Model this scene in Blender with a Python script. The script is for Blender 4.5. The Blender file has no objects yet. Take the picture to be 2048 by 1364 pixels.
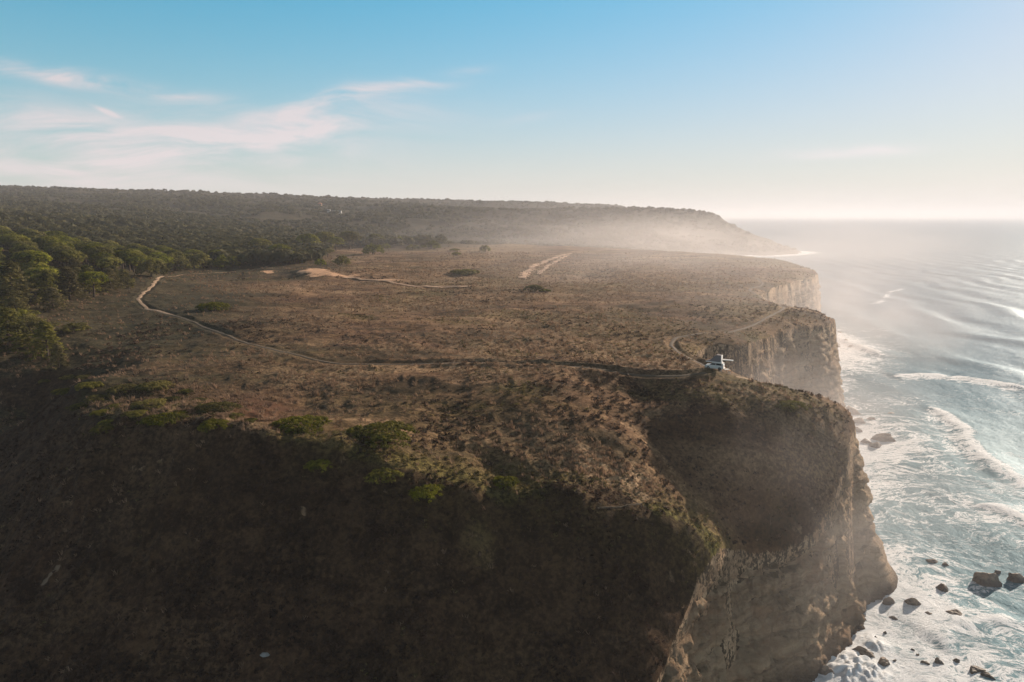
import bpy, math, random
import numpy as np
from mathutils import Vector

# ---------------------------------------------------------------- camera, sky, sun, exposure
sc = bpy.context.scene
COL = sc.collection
PITCH = math.radians(10.4); F = 1365.33; CZ = 80.0
cam_data = bpy.data.cameras.new("camera")
cam_data.lens = 24.0; cam_data.sensor_width = 36.0
cam_data.clip_start = 0.5; cam_data.clip_end = 200000.0
cam = bpy.data.objects.new("camera", cam_data); COL.objects.link(cam)
cam.location = (0, 0, CZ); cam.rotation_euler = (math.radians(90) - PITCH, 0, 0)
sc.camera = cam

SUN_EL = math.radians(17.0)
SUN_AZ = math.radians(46.0)          # clockwise from +Y, towards +X
SDIR = Vector((math.sin(SUN_AZ) * math.cos(SUN_EL), math.cos(SUN_AZ) * math.cos(SUN_EL), math.sin(SUN_EL)))
sun_data = bpy.data.lights.new("sun", 'SUN')
sun_data.energy = 5.0; sun_data.angle = math.radians(0.6); sun_data.color = (1.0, 0.82, 0.65)
sun = bpy.data.objects.new("sun", sun_data); COL.objects.link(sun)
sun.rotation_euler = SDIR.to_track_quat('Z', 'Y').to_euler()
sun.location = (300, 300, 400)

sc.view_settings.view_transform = 'Standard'; sc.view_settings.look = 'None'
sc.view_settings.exposure = 0.72; sc.view_settings.gamma = 1.0
sc.cycles.use_denoising = True
sc.cycles.max_bounces = 6; sc.cycles.diffuse_bounces = 3; sc.cycles.glossy_bounces = 2
sc.cycles.transmission_bounces = 2; sc.cycles.volume_bounces = 1; sc.cycles.transparent_max_bounces = 32
sc.cycles.caustics_reflective = False; sc.cycles.caustics_refractive = False
sc.cycles.sample_clamp_indirect = 4.0

class NT:
    """small helper round a node tree"""
    def __init__(s, tree): s.t = tree; s.n = tree.nodes; s.l = tree.links
    def add(s, typ, props=None, **ins):
        nd = s.n.new(typ)
        for k, v in (props or {}).items(): setattr(nd, k, v)
        for k, v in ins.items():
            key = int(k[1:]) if k[0] == 'i' and k[1:].isdigit() else k.replace('_', ' ')
            s.put(nd.inputs[key], v)
        return nd
    def put(s, sock, v):
        if hasattr(v, 'is_output') or isinstance(v, bpy.types.NodeSocket): s.l.new(v, sock)
        else:
            if hasattr(sock.default_value, '__len__') and not hasattr(v, '__len__'): v = [v] * len(sock.default_value)
            if hasattr(v, '__len__') and len(sock.default_value) == 4 and len(v) == 3: v = (*v, 1)
            sock.default_value = v
    def math(s, op, a, b=0.0, c=None, clamp=False):
        nd = s.n.new('ShaderNodeMath'); nd.operation = op; nd.use_clamp = clamp
        s.put(nd.inputs[0], a); s.put(nd.inputs[1], b)
        if c is not None: s.put(nd.inputs[2], c)
        return nd.outputs[0]
    def vmath(s, op, a, b=(0, 0, 0)):
        nd = s.n.new('ShaderNodeVectorMath'); nd.operation = op
        s.put(nd.inputs[0], a)
        if op == 'SCALE': s.put(nd.inputs[3], b)
        else: s.put(nd.inputs[1], b)
        return nd.outputs['Value'] if op in ('LENGTH', 'DOT_PRODUCT') else nd.outputs[0]
    def noise(s, vec, scale, detail=4, rough=0.55, dist=0.0):
        nd = s.add('ShaderNodeTexNoise', None, Vector=vec, Scale=scale, Detail=detail, Roughness=rough, Distortion=dist)
        return nd.outputs[0]
    def smooth(s, x, a, b, lo=0.0, hi=1.0):
        nd = s.n.new('ShaderNodeMapRange'); nd.interpolation_type = 'SMOOTHSTEP'
        s.put(nd.inputs[0], x); s.put(nd.inputs[1], a); s.put(nd.inputs[2], b); s.put(nd.inputs[3], lo); s.put(nd.inputs[4], hi)
        return nd.outputs[0]
    def mix(s, f, a, b):
        nd = s.n.new('ShaderNodeMix'); nd.data_type = 'RGBA'
        s.put(nd.inputs[0], f); s.put(nd.inputs[6], a); s.put(nd.inputs[7], b)
        return nd.outputs[2]
    def scale(s, vec, v):
        return s.vmath('MULTIPLY', vec, v)

def px_dir(px, py):
    """world direction of a pixel of the photograph, scaled so that its y is 1"""
    t = (py - 682) / F
    f = math.cos(PITCH) - t * math.sin(PITCH); z = -(math.sin(PITCH) + t * math.cos(PITCH))
    return ((px - 1024) / F / f, z / f)

# sky -------------------------------------------------------------
world = bpy.data.worlds.new("World"); sc.world = world; world.use_nodes = True
W = NT(world.node_tree); W.n.clear()
sky = W.add('ShaderNodeTexSky', dict(sky_type='NISHITA', sun_disc=False, sun_elevation=SUN_EL, sun_rotation=SUN_AZ,
            altitude=80.0, air_density=1.0, dust_density=0.15, ozone_density=2.5))
tc = W.add('ShaderNodeTexCoord').outputs['Generated']
sp = W.add('ShaderNodeSeparateXYZ', None, Vector=tc)
ysafe = W.math('MAXIMUM', sp.outputs[1], 0.02)
cu = W.math('DIVIDE', sp.outputs[0], ysafe); cv = W.math('DIVIDE', sp.outputs[2], ysafe)
cuv = W.add('ShaderNodeCombineXYZ', None, X=cu, Y=cv).outputs[0]
warp = W.add('ShaderNodeTexNoise', None, Vector=cuv, Scale=2.3, Detail=3).outputs[1]
wv = W.vmath('SCALE', W.vmath('SUBTRACT', warp, (0.5, 0.5, 0.5)), 0.10)
cuvw = W.vmath('ADD', cuv, wv)
total = None
# wisps of cirrus: centre, half length, half width, tilt (direction space), strength
wisps = [(px_dir(90, 250), .20, .038, -.12, 1.15), (px_dir(330, 295), .24, .045, .06, 1.1), (px_dir(560, 258), .24, .030, .10, .8),
         (px_dir(215, 160), .15, .013, -.13, 2.4), (px_dir(660, 252), .10, .019, .20, 1.0), (px_dir(720, 188), .13, .012, .20, 1.4),
         (px_dir(250, 340), .42, .045, .0, .7), (px_dir(930, 128), .03, .006, .1, .25), (px_dir(1050, 228), .05, .006, .05, .25),
         (px_dir(1690, 300), .12, .010, .05, 1.0), (px_dir(215, 217), .022, .0035, -.38, 1.0), (px_dir(1900, 380), .2, .02, .0, .25)]
for (wx, wz), hl, hw, tilt, st in wisps:
    rel = W.vmath('SUBTRACT', cuvw, (wx, wz, 0))
    a = W.vmath('DOT_PRODUCT', rel, (math.cos(tilt) / hl, math.sin(tilt) / hl, 0))
    b = W.vmath('DOT_PRODUCT', rel, (-math.sin(tilt) / hw, math.cos(tilt) / hw, 0))
    r2 = W.math('ADD', W.math('MULTIPLY', a, a), W.math('MULTIPLY', b, b))
    g = W.math('MULTIPLY', W.math('POWER', 2.718, W.math('MULTIPLY', r2, -1.3)), st)
    total = g if total is None else W.math('ADD', total, g)
str1 = W.add('ShaderNodeMapping', None, Vector=cuvw, Rotation=(0, 0, -.12), Scale=(2.2, 13, 1)).outputs[0]
n1 = W.noise(str1, 1.6, 7, .60, .6)
n2 = W.noise(W.scale(cuvw, (14, 40, 1)), 1.5, 5, .6)
tex = W.math('ADD', W.smooth(n1, .33, .72), W.math('MULTIPLY', W.math('SUBTRACT', n2, .5), .22))
cov = W.math('MULTIPLY', total, tex, clamp=True)
front = W.smooth(sp.outputs[1], .05, .25)
cov = W.math('MULTIPLY', cov, front)
lum = W.add('ShaderNodeRGBToBW', None, Color=sky.outputs[0]).outputs[0]
soft = W.math('DIVIDE', 1.0, W.math('ADD', 1.0, W.math('MULTIPLY', lum, 1 / 6.0)))       # film-like shoulder
base = W.vmath('SCALE', sky.outputs[0], soft)
l2 = W.math('MULTIPLY', lum, soft)
blue = W.vmath('MULTIPLY', base, (.13, 1.20, 1.22))
clear = W.mix(W.smooth(l2, 1.5, 3.5), blue, W.vmath('MULTIPLY', base, (1.20, 1.20, 1.20)))
veil = W.math('POWER', 2.718, W.math('MULTIPLY', W.math('MAXIMUM', sp.outputs[2], 0.0), -7.5))
lo = W.vmath('SCALE', W.add('ShaderNodeCombineXYZ', None, X=1.01, Y=.985, Z=1.01).outputs[0], W.math('ADD', W.math('MULTIPLY', l2, .30), 2.95))
clear = W.mix(W.math('MULTIPLY', veil, .92), clear, lo)
cl = W.vmath('SCALE', W.add('ShaderNodeCombineXYZ', None, X=1.08, Y=.95, Z=.97).outputs[0], W.math('ADD', W.math('MULTIPLY', l2, .7), 2.6))
skc = W.mix(W.math('MULTIPLY', cov, .85), clear, cl)
thin = W.vmath('SCALE', W.add('ShaderNodeCombineXYZ', None, X=1.14, Y=.98, Z=.86).outputs[0], l2)       # warm grey upper sky, out of view, added to warm the shade
skc = W.mix(W.smooth(sp.outputs[2], .34, .58, 0, .85), skc, thin)
bg = W.add('ShaderNodeBackground', None, Color=skc, Strength=0.105)
out = W.add('ShaderNodeOutputWorld', None, Surface=bg.outputs[0])

# ---------------------------------------------------------------- helpers
rng = np.random.default_rng(7); random.seed(7)

def hash2(ix, iy, seed):
    h = (ix.astype(np.int64) * 374761393 + iy.astype(np.int64) * 668265263 + seed * 1274126177) & 0xffffffff
    h = ((h ^ (h >> 13)) * 1274126177) & 0xffffffff
    h = h ^ (h >> 16)
    return (h & 0xffffff) / float(0xffffff)

def vn(x, y, seed=0):
    x = np.asarray(x, float); y = np.asarray(y, float)
    ix = np.floor(x); iy = np.floor(y); fx = x - ix; fy = y - iy
    ix = ix.astype(np.int64); iy = iy.astype(np.int64)
    ux = fx * fx * fx * (fx * (fx * 6 - 15) + 10); uy = fy * fy * fy * (fy * (fy * 6 - 15) + 10)
    a = hash2(ix, iy, seed); b = hash2(ix + 1, iy, seed); c = hash2(ix, iy + 1, seed); d = hash2(ix + 1, iy + 1, seed)
    return (a + (b - a) * ux + (c - a) * uy + (a - b - c + d) * ux * uy) * 2 - 1

def fbm(x, y, seed=0, o=4, g=.5):
    s = 0; amp = 1; tot = 0
    for i in range(o):
        c, sn = math.cos(i * .9), math.sin(i * .9); k = 2.03 ** i
        s = s + amp * vn((x * c - y * sn) * k + i * 17.3, (x * sn + y * c) * k - i * 9.1, seed + i); tot += amp; amp *= g
    return s / tot

def sstep(x, a, b):
    t = np.clip((x - a) / (b - a), 0, 1); return t * t * (3 - 2 * t)

def mesh_obj(name, V, Fq, mat=None, parent=None, smooth=True, attrs=None):
    """V (n,3), Fq (m,3|4) -> one linked mesh object"""
    V = np.asarray(V, np.float32); Fq = np.asarray(Fq, np.int32)
    me = bpy.data.meshes.new(name)
    me.vertices.add(len(V)); me.vertices.foreach_set('co', V.ravel())
    k = Fq.shape[1]
    me.loops.add(Fq.size); me.loops.foreach_set('vertex_index', Fq.ravel())
    me.polygons.add(len(Fq)); me.polygons.foreach_set('loop_start', np.arange(len(Fq), dtype=np.int32) * k)
    me.update(calc_edges=True)
    if smooth: me.polygons.foreach_set('use_smooth', np.ones(len(Fq), bool))
    for an, arr in (attrs or {}).items():
        at = me.attributes.new(an, 'FLOAT_COLOR', 'POINT'); at.data.foreach_set('color', np.asarray(arr, np.float32).ravel())
    if mat: me.materials.append(mat)
    o = bpy.data.objects.new(name, me); COL.objects.link(o)
    if parent: o.parent = parent
    return o

def tag(o, label=None, cat=None, group=None, kind=None):
    if label: o['label'] = label
    if cat: o['category'] = cat
    if group: o['group'] = group
    if kind: o['kind'] = kind
    return o

def grid_faces(nr, nc):
    i = np.arange(nr - 1)[:, None] * nc + np.arange(nc - 1)[None, :]
    return np.stack([i, i + 1, i + nc + 1, i + nc], -1).reshape(-1, 4)

def merge(parts):
    Vs, Fs, n = [], [], 0
    for V, Fc in parts:
        Vs.append(V); Fs.append(np.asarray(Fc) + n); n += len(V)
    return np.concatenate(Vs), np.concatenate(Fs)

# ---------------------------------------------------------------- terrain heights
def at_z(px, py, z):
    u, r = px_dir(px, py); y = (z - CZ) / r; return (u * y, y, z)
def at_y(px, y, z):
    return ((px - 1024) / F / 1.012 * y, y, z)

CP = [at_z(*a) for a in [
    # near ridge (the crest between sunlit ground and the shaded slope)
    (60, 700, 47.5), (150, 770, 47.3), (230, 862, 46.6), (400, 880, 46.2), (560, 900, 45.4), (700, 925, 44), (800, 955, 42.6), (1000, 975, 39.8),
    (1150, 1000, 37.8), (1300, 1045, 33.7), (1400, 1085, 29.5), (1445, 1095, 27.5), (1375, 1180, 25.2), (1300, 1364, 18.4),
    # ground behind the ridge
    (230, 800, 47), (400, 800, 47), (600, 850, 46), (800, 880, 44.8), (1000, 900, 42.5), (1150, 930, 40.5), (1240, 880, 41.5), (1300, 1000, 35.5),
    (1100, 820, 45), (900, 800, 46), (700, 760, 47), (500, 760, 47.2), (300, 720, 47.5), (1200, 800, 45), (1300, 790, 44.5),
    # bowl and headland
    (1330, 900, 38.5), (1400, 840, 42.3), (1400, 960, 34.5), (1500, 860, 40.3), (1500, 930, 35.5), (1500, 1000, 30.5), (1500, 1060, 26.5), (1600, 860, 38.8), (1600, 930, 33.8), (1600, 1000, 28.5),
    (1600, 1085, 22.5), (1650, 1010, 27), (1685, 940, 31.5), (1690, 880, 36), (1600, 820, 42), (1500, 800, 44), (1400, 800, 45), (1700, 845, 38),
    (1690, 815, 40), (1600, 775, 43.5), (1530, 757, 45.5), (1480, 745, 46.5), (1432, 740, 47), (1300, 750, 47), (1150, 745, 47), (1455, 715, 46.8),
    (1380, 712, 47), (1340, 690, 47), (1430, 670, 47), (1560, 655, 46.5), (1640, 640, 45.5), (1655, 628, 44.5), (1570, 613, 46.5), (1450, 640, 47.3),
    (1300, 640, 47.5), (1540, 588, 47), (1560, 566, 47), (1615, 548, 46.5), (1610, 536, 47), (1500, 560, 47.5), (1540, 516, 47), (1400, 506, 47.3),
    (1300, 560, 48), (1100, 600, 48), (1100, 700, 47.5), (900, 700, 47.5), (700, 700, 48), (900, 620, 48), (700, 640, 48.5), (500, 650, 48.5),
    (350, 640, 48.5), (200, 660, 48.5), (100, 640, 49.5), (0, 640, 51), (330, 556, 49), (500, 560, 49), (700, 560, 49.3), (640, 545, 51), (1000, 560, 48.5),
    (1200, 500, 48), (1050, 490, 48.5), (900, 489, 48.5), (1200, 530, 48), (750, 510, 49), (600, 520, 49),
    # near slope that drops towards the viewer
    (0, 760, 43), (60, 830, 37), (0, 900, 36), (150, 1000, 38.5), (230, 960, 40.8), (420, 980, 40.8), (0, 1100, 30), (0, 1364, 24), (300, 1364, 24), (300, 1100, 34), (600, 1364, 25), (600, 1100, 35.5),
    (900, 1364, 22.8), (900, 1130, 33), (1100, 1364, 21), (1150, 1150, 30.3), (1250, 1250, 23.8),
]]
CP += [at_y(*a) for a in [
    (0, 330, 62), (200, 330, 57), (100, 270, 55), (350, 480, 53), (-200, 260, 56), (-200, 400, 68), (0, 600, 72), (300, 700, 62), (500, 800, 55), (600, 720, 50),
    (-200, 900, 88), (0, 1000, 92), (300, 1000, 76), (600, 1050, 58), (800, 1000, 40), (1000, 1000, 34), (1150, 950, 32), (1300, 850, 36),
    (0, 1500, 120), (300, 1500, 108), (600, 1500, 86), (800, 1400, 64), (1000, 1350, 50), (1200, 1300, 36), (1400, 1300, 12),
    (-200, 2200, 172), (0, 2300, 171), (200, 2300, 164), (400, 2400, 155), (600, 2500, 147), (800, 2700, 137),
    (1024, 1900, 93), (1200, 1850, 90), (1340, 1850, 90), (1380, 1850, 85), (1440, 1750, 62), (1480, 1680, 44), (1530, 1620, 29), (1565, 1570, 18), (1600, 1525, 4),
    (1300, 1600, 58), (1400, 1500, 34), (1450, 1420, 12), (1500, 1450, 10), (1150, 1600, 68), (1000, 1600, 74), (800, 1800, 96),
    (900, 3100, 146), (1024, 3200, 142), (1150, 3200, 133), (1250, 3200, 121), (1330, 3100, 101), (1024, 2500, 92), (1200, 2500, 84),
    (-200, 3600, 170), (300, 3600, 150), (700, 3600, 135), (1024, 4200, 120), (1300, 4200, 70),
    (-200, 130, 30), (-200, 200, 50)]]
CP = np.array(CP)
CP = np.concatenate([CP, [[-40, 40, 10], [0, 40, 6], [30, 50, 4], [-90, 60, 20]]])
cpu = np.stack([CP[:, 0] / CP[:, 1], np.log(CP[:, 1])], 1)
def _k(r2): return 0.5 * r2 * np.log(r2 + 1e-12)
n = len(cpu)
A = np.zeros((n + 3, n + 3)); A[:n, :n] = _k(((cpu[:, None] - cpu[None]) ** 2).sum(-1)) + np.eye(n) * 2e-4
A[:n, n] = 1; A[:n, n + 1:] = cpu; A[n, :n] = 1; A[n + 1:, :n] = cpu.T
rel_z = (CP[:, 2] - CZ) / CP[:, 1] ** .75              # interpolate a scaled drop, so far relief does not ring
wts = np.linalg.solve(A, np.concatenate([rel_z, [0, 0, 0]]))
def tps(u, lv):
    s = wts[n] + wts[n + 1] * u + wts[n + 2] * lv
    for i in range(n):
        s = s + wts[i] * _k((u - cpu[i, 0]) ** 2 + (lv - cpu[i, 1]) ** 2)
    return s * np.exp(lv * .75) + CZ

# coast outline (cliff edge), seen from above; third number: how far the foot stands out from the edge
def E(px, py, z, w):
    x, y, _ = at_z(px, py, z); return (x, y, w)
COAST = [(-25, -60, 8), (-12, 10, 8), (-2, 45, 9), (6, 62, 9), E(1300, 1364, 18.4, 8), E(1378, 1190, 24.5, 5), E(1440, 1100, 27.5, 6), E(1490, 1085, 26, 8),
    E(1545, 1090, 24, 8), E(1605, 1082, 22.5, 7), E(1650, 1020, 26.5, 7), E(1684, 950, 31, 7), E(1700, 880, 36, 7), (70, 135, 7), (72.5, 141, 19), (67, 145, 22), E(1585, 768, 44, 12),
    E(1530, 754, 45.5, 9), E(1480, 738, 46.5, 9), (50, 156, 8), (46.5, 168, 7), (51, 178, 6), (63, 184, 7), (76, 199, 8), (90, 214, 9), (103, 224, 9), (111, 234, 9), (118, 250, 8),
    (116, 262, 8), (107, 268, 8), (105, 284, 8), (112, 300, 8), (122, 322, 8), (136, 344, 8), (152, 366, 7), (170, 388, 7), (182, 408, 7), (194, 440, 8), (199, 470, 8),
    (206, 510, 10), (207, 551, 12), (190, 600, 14), (172, 629, 16), (150, 700, 16), (165, 800, 20), (190, 900, 20), (290, 1100, 20), (400, 1290, 20),
    (458, 1388, 16), (520, 1400, 12), (590, 1450, 12), (642, 1522, 12), (640, 1560, 20), (580, 1700, 30), (560, 2000, 40), (560, 2500, 40), (500, 3200, 40), (400, 4600, 40), (0, 9000, 40)]
C = np.array(COAST, float)
def catmull(C, step=2.0, ymax=700):
    out = []
    for i in range(1, len(C) - 2):
        p0, p1, p2, p3 = C[i - 1], C[i], C[i + 1], C[i + 2]
        L = np.hypot(*(p2 - p1)[:2]); st = step * max(1, p1[1] / 160)
        m = max(1, int(L / st))
        for t in np.arange(m) / m:
            out.append(.5 * ((2 * p1) + (-p0 + p2) * t + (2 * p0 - 5 * p1 + 4 * p2 - p3) * t ** 2 + (-p0 + 3 * p1 - 3 * p2 + p3) * t ** 3))
    out.append(C[-2]); return np.array(out)
CS = catmull(C)
POLY = np.concatenate([CS[:, :2], [[0, 9000], [-9000, 9000], [-9000, -200], [-25, -200]]])

def coast_dist(x, y, reach=90.):
    """signed distance to the cliff edge, inland positive, clamped to reach"""
    shp = x.shape; x = x.ravel(); y = y.ravel()
    inside = np.zeros(x.shape, bool); d2 = np.full(x.shape, reach ** 2)
    P = POLY; m = len(P)
    for i in range(m):
        ax, ay = P[i]; bx, by = P[(i + 1) % m]
        lo, hi = min(ay, by), max(ay, by)
        sel = np.nonzero((y > lo) & (y <= hi))[0]
        if len(sel):
            xi = ax + (y[sel] - ay) / (by - ay) * (bx - ax)
            inside[sel] ^= x[sel] < xi
        if i < len(CS) - 1:
            sel = np.nonzero((y > lo - reach) & (y < hi + reach) & (x > min(ax, bx) - reach) & (x < max(ax, bx) + reach))[0]
            if len(sel):
                dx, dy = bx - ax, by - ay
                t = np.clip(((x[sel] - ax) * dx + (y[sel] - ay) * dy) / (dx * dx + dy * dy), 0, 1)
                q = (x[sel] - ax - t * dx) ** 2 + (y[sel] - ay - t * dy) ** 2
                d2[sel] = np.minimum(d2[sel], q)
    return (np.sqrt(d2) * np.where(inside, 1, -1)).reshape(shp)

DU, DL = 0.0019, 0.0046
us = np.arange(-1.08, 0.70, DU); ls = np.arange(math.log(42), math.log(4400), DL)
UU, LL = np.meshgrid(us, ls); NR, NC = UU.shape
GX = UU * np.exp(LL); GY = np.exp(LL)
u_c = np.arange(-1.12, 0.76, .01); l_c = np.arange(math.log(40), math.log(4700), .02)
uc, lc = np.meshgrid(u_c, l_c); HC = tps(uc, lc)        # coarse thin plate surface, then bicubic-ish upsampling
def coarse(u, lv):
    a = np.clip((u - u_c[0]) / .01, 1, len(u_c) - 3.001); b = np.clip((lv - l_c[0]) / .02, 1, len(l_c) - 3.001)
    ia = a.astype(int); ib = b.astype(int); fa = a - ia; fb = b - ib
    def w(t): return (-.5*t+t*t-.5*t**3, 1-2.5*t*t+1.5*t**3, .5*t+2*t*t-1.5*t**3, -.5*t*t+.5*t**3)
    wa, wb = w(fa), w(fb); s = 0
    for j in range(4):
        for i in range(4): s = s + wb[j] * wa[i] * HC[ib + j - 1, ia + i - 1]
    return s
H0 = coarse(UU, LL)

def ray_ground(px, py):
    """where a pixel's ray meets the smooth ground"""
    u, r = px_dir(px, py)
    l = np.arange(math.log(45), math.log(4300), .002); y = np.exp(l)
    g = coarse(np.full(l.shape, u), l); z = CZ + r * y
    k = np.nonzero(z < g)[0]
    k = k[0] if len(k) else len(y) - 1
    return np.array((u * y[k], y[k], g[k]))

D = coast_dist(GX, GY)
# ---- paths (world polylines found from the photograph)
def pline(pts, step=1.2):
    P = np.array([ray_ground(*p)[:2] for p in pts]); out = []
    P = np.concatenate([[2 * P[0] - P[1]], P, [2 * P[-1] - P[-2]]])
    for i in range(1, len(P) - 2):
        p0, p1, p2, p3 = P[i - 1], P[i], P[i + 1], P[i + 2]; m = max(2, int(np.hypot(*(p2 - p1)) / step))
        for t in np.arange(m) / m:
            out.append(.5 * ((2 * p1) + (-p0 + p2) * t + (2 * p0 - 5 * p1 + 4 * p2 - p3) * t ** 2 + (-p0 + 3 * p1 - 3 * p2 + p3) * t ** 3))
    return np.array(out + [P[-2]])
path_main = pline([(470, 540), (400, 545), (345, 550), (306, 566), (279, 592), (287, 610), (340, 632), (400, 652), (470, 675), (540, 695), (620, 717), (680, 727), (800, 729),
                   (950, 731), (1100, 737), (1200, 742), (1300, 747), (1370, 748), (1412, 745)])
path_cliff = pline([(1412, 731), (1380, 713), (1352, 697), (1343, 684), (1356, 674), (1400, 667), (1460, 661), (1520, 641), (1566, 618), (1558, 606), (1530, 592), (1500, 578), (1525, 566), (1500, 550)])
path_nose = pline([(1470, 751), (1500, 754), (1532, 758)])
path_spur = pline([(1195, 1026), (1240, 1021), (1285, 1012)])
path_rut = pline([(1238, 950), (1262, 975), (1290, 990), (1330, 1018)])
def dist_line(x, y, P, reach=6.):
    d2 = np.full(x.shape, reach ** 2)
    for i in range(0, len(P) - 1):
        ax, ay = P[i]; bx, by = P[i + 1]
        r0, r1 = np.searchsorted(ls, [math.log(max(43, min(ay, by) - reach)), math.log(max(ay, by) + reach)])
        if r1 <= r0: continue
        yy = max(43, min(ay, by) - reach); ulo = min(ax, bx) - reach; uhi = max(ax, bx) + reach
        ys = (yy, max(ay, by) + reach)
        c0 = np.searchsorted(us, min(ulo / ys[0], ulo / ys[1])); c1 = np.searchsorted(us, max(uhi / ys[0], uhi / ys[1]))
        sx = x[r0:r1, c0:c1]; sy = y[r0:r1, c0:c1]
        if sx.size == 0: continue
        dx, dy = bx - ax, by - ay
        t = np.clip(((sx - ax) * dx + (sy - ay) * dy) / (dx * dx + dy * dy + 1e-9), 0, 1)
        d2[r0:r1, c0:c1] = np.minimum(d2[r0:r1, c0:c1], (sx - ax - t * dx) ** 2 + (sy - ay - t * dy) ** 2)
    return np.sqrt(d2)
dp_main = dist_line(GX, GY, path_main); dp_cliff = dist_line(GX, GY, path_cliff)
path_crack = pline([(716, 926), (690, 955), (655, 990), (610, 1035), (570, 1080)])
dp_crack = dist_line(GX, GY, path_crack)
dp_small = np.minimum(np.minimum(dist_line(GX, GY, path_nose), dist_line(GX, GY, path_spur)), dist_line(GX, GY, path_rut))

def blob(px, py, rx, ry, soft=1.0, warp=.35, seed=3):
    """soft world-space ellipse on the ground, about the spot a pixel shows"""
    c = ray_ground(px, py)[:2]
    vy = (ray_ground(px, py - ry)[:2] - ray_ground(px, py + ry)[:2]) / 2
    ex = rx / F * math.hypot(*c) ; ey = max(np.hypot(*vy), .5)
    dx = GX - c[0]; dy = GY - c[1]
    un = np.array([c[0], c[1]]) / np.hypot(*c)
    a = (dx * un[1] - dy * un[0]) / ex; b = (dx * un[0] + dy * un[1]) / ey
    r = np.sqrt(a * a + b * b)
    m = r < 2.2; res = np.zeros(GX.shape, np.float32)
    if m.any():
        w = fbm(GX[m] / (ex * .5), GY[m] / (ex * .5), seed, 4) * warp
        res[m] = 1 - sstep(r[m] + w, 1 - .5 * soft, 1 + .5 * soft)
    return res

# ---- small relief
def band(wl):      # fades a wavelength out where the grid is too coarse to carry it
    return np.clip((wl / (GY * DL) - 2.2) / 2.5, 0, 1)
n_big = fbm(GX / 34, GY / 34, 11, 3)
n_mid = fbm(GX / 9, GY / 9, 21, 3)
heath = fbm(GX / 60, GY / 45, 31, 4)                          # where scrub is thick
cl1 = 1 - np.abs(vn(GX / 2.6 + n_mid, GY / 2.6, 41)); cl2 = 1 - np.abs(vn(GX / 1.15, GY / 1.15 + n_mid * 2, 43))
fine = vn(GX / .55, GY / .55, 47)
inland = sstep(D, 0, 12)
rough = .45 + .8 * sstep(heath, -.25, .35)
big = n_big * 1.5 * band(34) * inland
bumps = (n_mid * .75 * band(9) + (cl1 - .5) * .85 * band(2.6) * rough + (cl2 - .5) * .40 * band(1.15) + fine * .07 * band(.6))
bumps += fbm(GX / 210, GY / 160, 61, 3) * 11 * sstep(GY, 800, 1500) + fbm(GX / 45, GY / 45, 63, 3) * 3 * sstep(GY, 700, 1200)
flat = np.maximum.reduce([1 - sstep(dp_main, 1.3, 2.6), 1 - sstep(dp_cliff, 1.0, 2.2), (1 - sstep(dp_small, .2, .7)) * .5])
cv_ = ray_ground(1432, 741)
flat = np.maximum(flat, 1 - sstep(np.hypot(GX - cv_[0] - 1, GY - cv_[1]), 3.5, 8))
bumps = bumps * (1 - .9 * flat)
bumps -= .22 * (1 - sstep(dp_main, 1.0, 2.0)) - (.10 + .35 * sstep(UU, -.25, 0)) * np.exp(-((dp_main - 2.2) / .8) ** 2) * (dp_main < 5.5)
bumps -= .25 * (1 - sstep(dp_cliff, .8, 1.6)) - .2 * np.exp(-((dp_cliff - 2.0) / .6) ** 2) * (dp_cliff < 5.5)
crest = pline([(232, 864), (300, 876), (400, 884), (480, 890), (560, 903), (640, 918), (720, 932), (800, 952), (900, 966), (1000, 980), (1150, 1006), (1250, 1028), (1320, 1052), (1400, 1088), (1436, 1096)])
d_cr = dist_line(GX, GY, crest, 14.)
bumps += (.95 * np.exp(-(d_cr / 2.6) ** 2) + .35 * np.exp(-(d_cr / 6) ** 2)) * (d_cr < 13.9)
bumps -= .8 * np.exp(-(dp_crack / .55) ** 2)
sl_ = 1 - sstep(GY, 96, 112)
bumps += sl_ * (fbm(GX / 16, GY / 30, 65, 3) * 1.6 + (1 - np.abs(vn(GX / 7 + n_mid, GY / 18, 66))) * .7 + n_mid * .5)
# dunes
sand = np.maximum.reduce([blob(630, 551, 34, 6, 1.2, .7), blob(668, 556, 44, 3, 1.4, .8) * .85, blob(740, 565, 60, 2.2, 1.6, .8) * .66, blob(596, 575, 12, 8, 1.6, .8) * .45, blob(535, 546, 14, 2.5, 1, .5) * .8,
                          blob(585, 580, 30, 12, 1.6, .9, 12) * .38,
                          blob(860, 572, 60, 2, 1.6, .8) * .5])
sand = sand * (1 + .35 * fbm(GX / 5, GY / 9, 77, 3))
bumps += 1.6 * blob(632, 548, 32, 8, 2, .2)
NZ = H0 + bumps + big
# cliff edge: a soft lip, then the fall
Dn = D + fbm(GX / 7, GY / 7, 71, 4) * 1.1 * np.clip(GY / 150, .6, 3) * sstep(GY, 40, 90)
lip = -1.6 * np.exp(-np.clip(Dn, 0, 99) / 3.0)
far_soft = sstep(GY, 640, 1300)
fall = np.where(Dn < 0, Dn * (7.5 - 6.3 * far_soft), 0)
Z = np.maximum(NZ + lip + fall, -4 + .0 * NZ)
Z = np.where(Dn < -3, np.minimum(Z, np.maximum(NZ - 20, -4)), Z)
GZ = Z

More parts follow.
